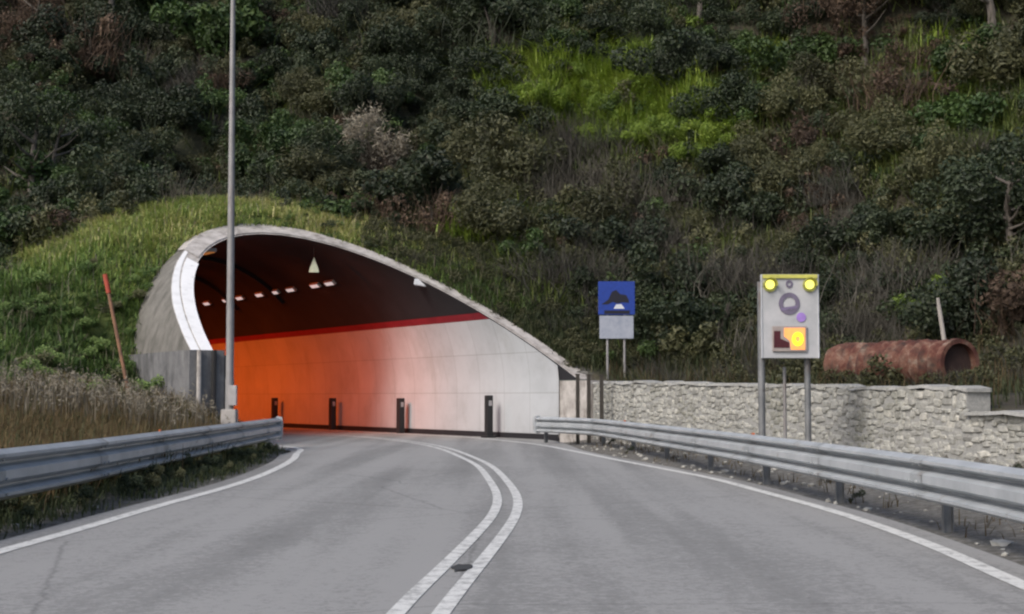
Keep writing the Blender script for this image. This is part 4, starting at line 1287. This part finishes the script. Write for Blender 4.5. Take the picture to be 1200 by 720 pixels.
cand = []
tries = 0
while len(cand) < 900 and tries < 60000:
    tries += 1
    x, y = r3.uniform(-34, 34), r3.uniform(33, 92)
    z = float(terrain_h(np.array([x]), np.array([y]))[0]) if tries else 0
    px, py, d = project((x, y, z + .6))
    if px < -260 or px > 1460 or py < -170: continue
    u, s = local(x, y)
    if z < 2.6 and x > 0: continue
    py0 = float(project((x, y, z))[1])
    if px < 690 and py0 > mound_line(px) - 6: continue
    if u > -4 and u < 8 and s < 14: continue
    if abs(u) < 6 and s < 17: continue
    sz = float(np.clip(r3.lognormal(.12, .35), .55, 2.0)) * (0.8 if d < 48 else 1.0) * (1.1 if d > 66 else 1)
    if abs(px - 440) < 62 and 120 < py < 275: continue
    if abs(px - 34) < 26 and 150 < py < 285: continue
    kd_ = pick_kind(px, py, r3)
    if px > 1010 and 60 < py < 250 and r3.uniform() < .62: continue
    if kd_ != "lime" and float(lime_density(px, py)) > r3.uniform() * .8: continue
    if kd_ == "lime": sz = min(sz, .85)
    if any((x - c[0]) ** 2 + (y - c[1]) ** 2 < (0.50 * (sz + c[3])) ** 2 for c in cand): continue
    cand.append((x, y, z, sz, px, py, kd_, d))

COLS = [(120, "at the left edge"), (230, "left of the tall lamp pole"), (340, "right of the tall lamp pole"), (470, "above the tunnel arch"), (590, "above the tunnel's slanting roof"), (690, "between tunnel and blue sign"), (780, "above the blue sign"), (880, "between the two signs"), (975, "above the electronic sign"), (1100, "above the rusty pipe"), (1201, "at the right edge")]
ROWS = [(100, "high on the hillside"), (210, "halfway up the hillside"), (720, "low on the hillside")]
cells, mass = {}, []
for c in cand:
    x, y, z, sz, px, py, kd, d = c
    if -10 < px < 1210 and -10 < py < 420:
        cn = next(t for m_, t in COLS if px < m_ or m_ == 1201); rn = next(t for m_, t in ROWS if py < m_)
        cells.setdefault((kd, rn, cn), []).append(c)
    else: mass.append(c)
print('bushes', len(cand), len(cells))
for (kd, rn, cn), lst in cells.items():
    lst.sort(key=lambda c: -c[3] / c[7])
    keep, rest = lst[:2], lst[2:]
    mass += rest
    for i, (x, y, z, sz, px, py, _, d) in enumerate(keep):
        nm, lb, nv = KINDS_[kd]
        big = "" if len(lst) == 1 else (("larger " if len(lst) == 2 else "largest ") if i == 0 else ("smaller " if len(lst) == 2 else "second largest "))
        e = empty(nm, (x, y, z - .1), f"{big}{lb} {rn}, {cn}", "bush" if "bush" in nm else "shrub", lb + "s on the hillside")
        e.rotation_euler = (r3.normal(0, .08), r3.normal(0, .08), r3.uniform(0, 2 * PI)); e.scale = (sz * r3.uniform(.9, 1.15), sz * r3.uniform(.9, 1.15), sz * r3.uniform(.8, 1.2))
        link_mesh("crown", PROTO[kd][r3.integers(nv)][3], e); link_mesh("stems", PROTO[kd][-1], e)


def merged(name, items, mats, kind="stuff"):
    """items: (V, f, tint, material index)"""
    Vs, Fs, Ts, Ms, n = [], [], [], [], 0
    for V, f, t, mi in items:
        Vs.append(V); Fs.append(f + n); Ts.append(t); Ms.append(np.full(len(f), mi)); n += len(V)
    o = link_mesh(name, np_mesh(name, np.concatenate(Vs), [np.concatenate(Fs)], mats, tint=np.concatenate(Ts), mat_index=np.concatenate(Ms)))
    return tag(o, kind=kind)


kd_list = list(KINDS_)
items = []
r6 = np.random.default_rng(66)
lx, ly = r6.uniform(-6, 34, 130000), r6.uniform(50, 84, 130000); lz = terrain_h(lx, ly); lp_ = project(np.stack([lx, ly, lz], -1))
dens = lime_density(lp_[:, 0], lp_[:, 1])
keep_ = r6.uniform(size=len(lx)) < dens * (.35 + .65 * (fbm(lx, ly, 67, 3, .25) > -.25))
LP = np.stack([lx, ly, lz], -1)[keep_]; LP = np.repeat(LP, 4, 0) + np.concatenate([r6.normal(0, .16, (len(LP) * 4, 2)), np.zeros((len(LP) * 4, 1))], -1)
V, f = blade_mesh(LP, .80, .026, .9, r6); t = np.clip(.64 + .25 * fbm(LP[:, 0], LP[:, 1], 68, 3, .25) + r6.normal(0, .17, len(LP)), 0, 1)
items.append((V, f, np.concatenate([t, t]), kd_list.index("lime")))
def olive_density(px, py):
    dens = np.zeros(np.shape(px))
    for bx_, by_, br_, wgt in ((1130, 120, 105, 1.2), (1080, 195, 85, 1.2), (1000, 130, 60, .4), (715, 118, 150, .5), (870, 120, 90, .45), (560, 275, 90, .5), (620, 330, 80, .5), (830, 330, 90, .3), (70, 190, 70, .3)):
        q2 = ((px - bx_) ** 2 + ((py - by_) * 1.3) ** 2) / br_ ** 2
        dens = np.maximum(dens, wgt * np.clip(1.3 - q2, 0, 1))
    return dens + .05
lx, ly = r6.uniform(-30, 36, 120000), r6.uniform(42, 84, 120000); lz = terrain_h(lx, ly); lp_ = project(np.stack([lx, ly, lz], -1)); lu, ls_ = local(lx, ly)
keep_ = (r6.uniform(size=len(lx)) < olive_density(lp_[:, 0], lp_[:, 1]) * (.3 + .7 * (fbm(lx, ly, 69, 3, .2) > -.2))) & (lz > 2.4) & ((np.abs(lu) > 7) | (ls_ > 17)) & ((lp_[:, 1] < mound_line(lp_[:, 0])) | (lp_[:, 0] > 690))
LP = np.stack([lx, ly, lz], -1)[keep_]; LP = np.repeat(LP, 4, 0) + np.concatenate([r6.normal(0, .2, (len(LP) * 4, 2)), np.zeros((len(LP) * 4, 1))], -1)
V, f = blade_mesh(LP, .75, .022, 1.0, r6); t = np.clip(.45 + .3 * fbm(LP[:, 0], LP[:, 1], 70, 3, .2) + r6.normal(0, .17, len(LP)), 0, 1)
items.append((V, f, np.concatenate([t, t]), len(kd_list)))
for x, y, z, sz, px, py, kd, d in mass:
    V, f, t, _ = PROTO[kd][r3.integers(len(PROTO[kd]) - 1)]
    if d > 60 or px < -30 or px > 1230: f, t = f[::2], t[::2]
    a = r3.uniform(0, 2 * PI); c_, s_ = math.cos(a), math.sin(a)
    Vr = V @ np.array([[c_, s_, 0], [-s_, c_, 0], [0, 0, 1]]) * sz * np.array([1, 1, r3.uniform(.8, 1.2)]) + np.array([x, y, z - .1])
    items.append((Vr, f, np.clip(t + r3.uniform(-.2, .2), 0, 1), kd_list.index(kd)))
# low creeping growth and dead stalks between the bushes
n = 1800
gx_, gy_ = r3.uniform(-32, 32, n * 5), r3.uniform(36, 88, n * 5)
gz_ = terrain_h(gx_, gy_); uu_, ss_ = local(gx_, gy_)
pj = project(np.stack([gx_, gy_, gz_], -1))
ok = (gz_ > 2.2) & ~((np.abs(uu_) < TW + .8) & (gz_ < roof(uu_, .3) + .05)) & ((pj[:, 1] < mound_line(pj[:, 0]) + 4) | (pj[:, 0] > 690) | ((uu_ > 1) & (r3.uniform(size=len(uu_)) < .45))) & (pj[:, 0] > -150) & (pj[:, 0] < 1350) & (pj[:, 1] > -100)
small_leaf = {k: crown_mesh(77 + i, 420, .60, .5, leaf=(.12, .055), lobes=6) for i, k in enumerate(kd_list)}
small_twig = [twig_mesh(91 + i, 60, .9, .011, .7, .4) for i in range(3)]
for x, y, z, (px, py, _) in list(zip(gx_[ok], gy_[ok], gz_[ok], pj[ok]))[:3600]:
    kd = pick_kind(px, py, r3)
    V, f, t = small_twig[r3.integers(3)] if kd == "twig" or r3.uniform() < .10 else small_leaf[kd]
    a = r3.uniform(0, 2 * PI); c_, s_ = math.cos(a), math.sin(a); sz = r3.uniform(.6, 1.5) * (.5 if abs(float(local(x, y)[0])) < 8 and float(local(x, y)[1]) < 16 else 1)
    items.append((V @ np.array([[c_, s_, 0], [-s_, c_, 0], [0, 0, 1]]) * sz + np.array([x, y, z - .05]), f, np.clip(t + r3.uniform(-.2, .2), 0, 1), kd_list.index(kd)))
o = merged("hillside_undergrowth", items, [L[k] for k in kd_list] + [L["slope_grass"]])
tag(o, "tangled low scrub and creepers covering the hillside between the bushes", "undergrowth", kind="stuff")

# ------------------------------------------------------------------ single plants that stand out
def place_plant(px, py, Y):
    """the point of the slope met along a photo ray, near distance Y"""
    best = None
    for yy in np.arange(34, 95, .25):
        p = at(px, py, yy)
        if float(terrain_h(p.x, p.y)) >= p.z: best = p; break
    return best or at(px, py, Y)


# plumed dry reed clump above the arch
p = place_plant(440, 205, 58)
rd = empty("plumed_reed", p, "pale dry plumed reed clump with reddish stems above the tunnel arch", "reeds")
V, f, t = twig_mesh(5, 60, 2.3, .022, .34, .12, 5); link_mesh("stalks", np_mesh("stalks", V, [f], [L["brown"]], tint=t), rd)
r5 = np.random.default_rng(8); n = 3000
k_ = r5.integers(0, 16, n); tq_ = r5.uniform(0, 1, 16); pc = np.stack([np.where(np.arange(16) < 7, -1.2 + 1.7 * tq_, r5.normal(.55, .6, 16)), r5.normal(0, .35, 16), np.where(np.arange(16) < 7, 1.3 + 1.7 * tq_, r5.uniform(.3, 1.7, 16))], -1)
P = pc[k_] + r5.normal(size=(n, 3)) * np.array([.22, .18, .30]); nrm = r5.normal(size=(n, 3)); nrm /= np.linalg.norm(nrm, axis=1)[:, None]
V = leaf_quads(P, nrm, .24, .05, r5); link_mesh("plumes", np_mesh("plumes", V, [np.arange(4 * n).reshape(n, 4)], [L["straw"]], tint=np.clip(r5.normal(.82, .18, n), 0, 1)), rd)


def tree(px, py, hgt, lean, kind, label, trunk_r, crown_n, crown_s, mat="bark", leafs=(.16, .09), cz=.72):
    p = place_plant(px, py, 60)
    e = empty("tree", (p.x, p.y, p.z - .2), label, "tree")
    r = random.Random(px); b_ = MB(); topv = Vector((lean, 0, hgt))
    b_.tube([(0, 0, 0), topv * .3 + Vector((.1, .05, 0)), topv * .65 + Vector((-.06, .1, 0)), topv], [trunk_r, trunk_r * .8, trunk_r * .55, trunk_r * .15], 8)
    for i in range(9):
        t0 = r.uniform(.35, .85); s0 = topv * t0; a = r.uniform(0, 2 * PI); l = hgt * r.uniform(.18, .36)
        e1 = s0 + Vector((math.cos(a) * l, math.sin(a) * l, l * r.uniform(.4, .9)))
        b_.tube([s0, (s0 + e1) / 2 + Vector((0, 0, -.08 * l)), e1], [trunk_r * .4, trunk_r * .25, trunk_r * .07], 5)
    b_.build("trunk", M[mat], e, True)
    if crown_n:
        V, f, t = crown_mesh(px + 1, crown_n, crown_s, 1.0, leaf=leafs, lobes=14)
        V = V + np.array([lean * .8, 0, hgt * cz - crown_s * .5])
        link_mesh("crown", np_mesh("crown", V, [f], [L[kind]], tint=t), e)
    return e


tree(28, 262, 4.6, .5, "evergreen", "slim pale trunked tree at the far left behind the grassy mound", .20, 2600, 1.8, cz=.95)
tree(48, 250, 4.0, .8, "twig", "bare grey leaning tree beside the slim pale trunked tree", .13, 0, 1)
tree(30, 78, 3.4, .6, "brown", "pinkish brown withered tree in the upper left corner", .12, 1500, 1.5, leafs=(.14, .05))
tree(365, 40, 5.5, -.8, "evergreen", "thin pale trunked evergreen tree high above the tunnel arch", .16, 3200, 2.1)
tree(815, 50, 5.5, .4, "evergreen", "slim straight evergreen tree high above the lime green patch", .15, 3000, 2.0)
tree(1010, 92, 4.2, .3, "brown", "tan brown leafed tree high above the electronic sign", .14, 3200, 2.0, leafs=(.15, .07))
tree(1165, 60, 5.5, -.5, "evergreen", "tall dark evergreen tree in the upper right corner", .18, 4500, 2.4)
tree(125, 40, 5.5, .3, "evergreen", "tall dark evergreen tree high on the slope left of the lamp pole", .18, 4500, 2.4)
tree(560, 30, 5.5, .3, "evergreen", "broad dark evergreen tree at the top above the slanting tunnel roof", .18, 4500, 2.5)
tree(1180, 330, 3.4, .2, "evergreen", "dark bushy evergreen tree at the right edge above the stepped wall", .14, 3600, 1.7)

# ------------------------------------------------------------------ grass and weeds
def scatter(n, xr, yr, cond, seed):
    r = np.random.default_rng(seed)
    x, y = r.uniform(*xr, n), r.uniform(*yr, n); z = terrain_h(x, y); u, s = local(x, y)
    ok = cond(x, y, z, u, s, r); return np.stack([x[ok], y[ok], z[ok]], -1), r


def clumped(P, r, per, sp):
    Q = np.repeat(P, per, 0); j = r.normal(0, sp, (len(Q), 2)); Q[:, :2] += j; Q[:, 2] = terrain_h(Q[:, 0], Q[:, 1]) - .02
    return Q


def shell_free(u, s, z): return ~((np.abs(u) < TW + .75) & (z < roof(u, .30)) & (s > 3))


def patchy(x, y, seed, thr): return fbm(x, y, seed, 3, .1) > thr


# the mound: bright rough grass, some of it dry, with darker patches of weeds
def c_mound(x, y, z, u, s, r): return (z > 1.3) & (z < 9.3) & (x < 3) & shell_free(u, s, z) & ((x < -2) | (s > 8)) & (y < 56) & (project(np.stack([x, y, z], -1))[:, 1] > mound_line(project(np.stack([x, y, z], -1))[:, 0]) - 5)
P, r = scatter(30000, (-21, 3), (31, 56), c_mound, 31); P = clumped(P, r, 5, .12)
uu_, ss_ = local(P[:, 0], P[:, 1]); P = P[shell_free(uu_, ss_, P[:, 2])]
V, f = blade_mesh(P, .32, .021, 1.15, r)
tq = np.clip(.28 + .26 * fbm(P[:, 0], P[:, 1], 12, 3, .12) + .46 * np.clip((P[:, 2] - 3.8) / 3.2, 0, 1) + r.normal(0, .17, len(P)) - .18 * np.clip((4.6 - P[:, 2]) / 1.5, 0, 1), 0, 1)
items = [(V, f, np.concatenate([tq, tq]), 0)]
Pw = P[::60]; Pw = Pw[patchy(Pw[:, 0], Pw[:, 1], 71, .15)]
for p in Pw[:420]:
    V, f, t = small_leaf['green' if r.uniform() < .7 else 'olive']; items.append((V * r.uniform(.2, .5) + p, f, t, 1 if r.uniform() < .8 else 2))
Ps = P[r.uniform(size=len(P)) < .05]; V, f = blade_mesh(Ps, .6, .008, .5, r); t = np.clip(r.normal(.45, .2, len(Ps)), 0, 1); items.append((V, f, np.concatenate([t, t]), 3))
def c_low(x, y, z, u, s, r): return (z > .9) & (z < 5.2) & (x < -8) & shell_free(u, s, z) & patchy(x, y, 40, -.05)
P, r = scatter(700, (-22, -8), (31, 47), c_low, 33)
for p in P[:330]:
    V, f, t = small_leaf["green" if r.uniform() < .6 else "evergreen"]; sz = r.uniform(.4, 1.0)
    items.append((V * np.array([sz, sz, sz * .7]) + p, f, t, 1 if r.uniform() < .7 else 2))
tag(merged("mound_grass", items, [L["grass"], L["mound_weed"], L["olive"], L["straw"]]), "rough bright green grass and weeds over the mound around the tunnel", "grass", kind="stuff")

# verge between left road edge and the mound
def c_vergeL(x, y, z, u, s, r): return (x < -4.45) & (x > -11.5) & (z < 2.2) & (road_dist(x, y) > .12 + .25 * r.uniform(size=len(x))) & (y < 37.5) & shell_free(u, s, z) & ~((np.abs(u) < 5.9) & (s > 4))
P, r = scatter(9000, (-11.5, -4.4), (6, 38), c_vergeL, 35); rd_ = road_dist(P[:, 0], P[:, 1])
near = P[rd_ < 1.5]; Q = clumped(near, r, 9, .10); Q = Q[road_dist(Q[:, 0], Q[:, 1]) > .05]
V, f = blade_mesh(Q, .16, .007, .8, r); t = np.clip(r.normal(.45, .22, len(Q)), 0, 1)
items = [(V, f, np.concatenate([t, t]), 0)]
for p in near[::9]:
    Vl, fl, tl = small_leaf["evergreen" if r.uniform() < .6 else "olive"]; sz = r.uniform(.12, .32); items.append((Vl * sz + p, fl, tl, 1 if r.uniform() < .6 else 2))
far = P[rd_ >= 1.0]; Q = clumped(far, r, 9, .13)
V, f = blade_mesh(Q, .48, .009, .55, r); t = np.clip(r.normal(.45, .25, len(Q)), 0, 1); items.append((V, f, np.concatenate([t, t]), 3))
far2 = far[r.uniform(size=len(far)) < .6]; Q = clumped(far2, r, 10, .16)
V, f = blade_mesh(Q, .42, .010, .7, r); t = np.clip(r.normal(.62, .2, len(Q)), 0, 1); items.append((V, f, np.concatenate([t, t]), 0))
tag(merged("verge_grass", items, [L["verge"], L["evergreen"], L["olive"], L["weed"]]), "brown and green weeds along the left verge around the guardrail", "grass", kind="stuff")

# pale dry reeds along the foot of the mound
def c_reed(x, y, z, u, s, r): return (x < -6.6) & (x > -15) & (y > 25) & (y < 34.8) & (np.abs(y - 30.5 - .35 * (x + 9)) < 2.6)
P, r = scatter(1300, (-15, -6.6), (24, 37), c_reed, 37)
Q = clumped(P, r, 3, .12); V, f = blade_mesh(Q, .85, .011, .16, r); t = np.clip(r.normal(.3, .2, len(Q)), 0, 1); items = [(V, f, np.concatenate([t, t]), 0)]
hd = Q + np.stack([r.normal(0, .08, len(Q)), r.normal(0, .08, len(Q)), r.uniform(.62, 1.02, len(Q))], -1); hd = hd[r.uniform(size=len(hd)) < .5]; hd = np.repeat(hd, 6, 0) + r.normal(size=(len(hd) * 6, 3)) * np.array([.03, .03, .09])
nrm = r.normal(size=hd.shape) * np.array([1, 1, .25]); nrm /= np.linalg.norm(nrm, axis=1)[:, None]
V = leaf_quads(hd, nrm, .11, .022, r); items.append((V, np.arange(len(V)).reshape(-1, 4), np.clip(r.normal(.75, .22, len(hd)), 0, 1), 0))
tag(merged("dry_reeds", items, [L["straw"]]), "pale dry reeds standing along the foot of the mound left of the tunnel", "reeds", kind="stuff")

# right side: dry tufts on the stony verge, scruffy grass on the terrace behind the wall
def c_vr(x, y, z, u, s, r): return (wall_side(x, y) < -.3) & (road_dist(x, y) > .25) & (y < 40) & (r.uniform(size=len(x)) < .30 + .3 * (fbm(x, y, 51, 3, .3) > .2))
P, r = scatter(1900, (1, 11), (5, 40), c_vr, 39); Q = clumped(P, r, 8, .09); Q = Q[(road_dist(Q[:, 0], Q[:, 1]) > .15)]
V, f = blade_mesh(Q, .17, .006, .8, r); t = np.clip(r.normal(.5, .25, len(Q)), 0, 1); items = [(V, f, np.concatenate([t, t]), 0)]
for p in P[::14]:
    Vl, fl, tl = small_twig[r.integers(3)]; items.append((Vl * r.uniform(.2, .45) + p, fl, tl, 1))
for p in P[::11]:
    Vl, fl, tl = small_leaf["evergreen"]; items.append((Vl * r.uniform(.12, .25) + p, fl, tl, 2))
tag(merged("verge_weeds", items, [L["weed"], L["twig"], L["evergreen"]]), "sparse dry tufts and twigs on the stony verge under the right guardrail", "weeds", kind="stuff")


def c_terr(x, y, z, u, s, r): return (wall_side(x, y) > .35) & (z > .9) & (z < 5.5) & (x > 2.6) & (y < 47) & shell_free(u, s, z)
P, r = scatter(7000, (2.5, 20), (12, 47), c_terr, 41); Q = clumped(P, r, 7, .15); Q = Q[wall_side(Q[:, 0], Q[:, 1]) > .22]
V, f = blade_mesh(Q, .36, .009, .6, r); t = np.clip(.45 + .25 * fbm(Q[:, 0], Q[:, 1], 44, 3, .2) + r.normal(0, .15, len(Q)), 0, 1); items = [(V, f, np.concatenate([t, t]), 0)]
Q2 = Q[r.uniform(size=len(Q)) < .25]; V, f = blade_mesh(Q2, .5, .008, .4, r); t = np.clip(r.normal(.4, .25, len(Q2)), 0, 1); items.append((V, f, np.concatenate([t, t]), 1))
for p in P[::26]:
    kk_ = r.uniform(); Vl, fl, tl = small_twig[r.integers(3)] if kk_ < .45 else small_leaf["olive"]; items.append((Vl * r.uniform(.5, 1.1) + p, fl, tl, 2 if kk_ < .45 else 3))
for tt in np.concatenate([np.linspace(-.12, 1.08, 40), np.linspace(-.2, .12, 12)]):
    q_ = pa + (pbv - pa) * float(tt) + Vector((r.normal(-.10, .2), -.75 + r.normal(0, .22), 0)); zq = float(terrain_h(q_.x, q_.y))
    kk_ = r.uniform(); Vl, fl, tl = small_twig[r.integers(3)] if kk_ < .4 else small_leaf["olive"]; items.append((Vl * r.uniform(.35, .75) * np.array([1, 1, .8]) + np.array([q_.x, q_.y, zq]), fl, tl, 2 if kk_ < .4 else 3))
def c_up(x, y, z, u, s, r): return (u > -2) & (x < 10) & (z > 2) & (z < 11) & shell_free(u, s, z) & ((wall_side(x, y) > .4) | (y > 41.5))
P, r = scatter(14000, (-5, 10), (39, 58), c_up, 61); Q = clumped(P, r, 5, .16); uq, sq = local(Q[:, 0], Q[:, 1]); Q = Q[shell_free(uq, sq, Q[:, 2]) & ((wall_side(Q[:, 0], Q[:, 1]) > .3) | (Q[:, 1] > 41.4))]
V, f = blade_mesh(Q, .42, .014, .7, r); t = np.clip(.55 + .3 * fbm(Q[:, 0], Q[:, 1], 46, 3, .2) + r.normal(0, .18, len(Q)), 0, 1); items.append((V, f, np.concatenate([t, t]), 0))
for p in P[::11]:
    kk_ = r.uniform(); Vl, fl, tl = small_twig[r.integers(3)] if kk_ < .3 else small_leaf["olive"]; items.append((Vl * r.uniform(.35, .75) + p, fl, tl, 2 if kk_ < .3 else 3))
tag(merged("terrace_grass", items, [L["verge"], L["weed"], L["twig"], L["olive"]]), "scruffy olive grass and dead stalks on the terrace behind the stone wall", "grass", kind="stuff")

# loose pale stones on both verges
def c_peb(x, y, z, u, s, r): return (road_dist(x, y) > .12) & (road_dist(x, y) < 2.6) & ((wall_side(x, y) < -.3) | (x < 0)) & (y < 39) & ((x > 0) | (r.uniform(size=len(x)) < .35))
P, r = scatter(2600, (-7.5, 9), (6, 40), c_peb, 43)
Vs, Fs = [], []
bm = bmesh.new(); bmesh.ops.create_icosphere(bm, subdivisions=1, radius=1); ico = np.array([v.co[:] for v in bm.verts]); icf = np.array([[v.index for v in f.verts] for f in bm.faces]); bm.free()
for i, p in enumerate(P):
    q = ico * (1 + r.normal(0, .16, (len(ico), 1))) * np.array([1, r.uniform(.6, 1.1), r.uniform(.4, .75)]) * np.clip(r.lognormal(-3.5, .5), .012, .11)
    Vs.append(q + p + np.array([0, 0, .008])); Fs.append(icf + i * len(ico))
o = link_mesh("loose_gravel", np_mesh("loose_gravel", np.concatenate(Vs), [np.concatenate(Fs)], [M["pebble"]])); tag(o, "pale loose stones scattered along both road verges", "gravel", kind="stuff")

# ------------------------------------------------------------------ light, sky, render settings
w = bpy.data.worlds.new("World"); SC.world = w; w.use_nodes = True
nt = w.node_tree; bg = nt.nodes["Background"]
sky = nt.nodes.new("ShaderNodeTexSky"); sky.sky_type = "NISHITA"; sky.sun_disc = False
EL_S, ROT = math.radians(42), math.radians(222)
sky.sun_elevation = EL_S; sky.sun_rotation = ROT; sky.altitude = 200; sky.air_density = 1.0; sky.dust_density = 4.0; sky.ozone_density = 1.0
nt.links.new(sky.outputs[0], bg.inputs["Color"]); bg.inputs["Strength"].default_value = 0.13
sun = bpy.data.lights.new("sun", "SUN"); sun.energy = 1.5; sun.angle = math.radians(20); sun.color = (1.0, 0.965, 0.91)
so = bpy.data.objects.new("sun", sun); COL.objects.link(so)
dirv = Vector((math.sin(ROT) * math.cos(EL_S), math.cos(ROT) * math.cos(EL_S), math.sin(EL_S)))
so.rotation_euler = dirv.to_track_quat("Z", "Y").to_euler()
so.location = (0, 0, 60)

SC.view_settings.view_transform = "Standard"; SC.view_settings.look = "None"; SC.view_settings.gamma = 1.0; SC.view_settings.exposure = 0.42
SC.render.engine = "CYCLES"
cy = SC.cycles
cy.use_denoising = True
try: cy.denoiser = "OPENIMAGEDENOISE"
except Exception: pass
cy.max_bounces = 6; cy.diffuse_bounces = 3; cy.glossy_bounces = 3; cy.transmission_bounces = 2; cy.transparent_max_bounces = 4
cy.caustics_reflective = False; cy.caustics_refractive = False
cy.sample_clamp_indirect = 4.0
cy.pixel_filter_type = "BLACKMAN_HARRIS"; cy.filter_width = 2.3
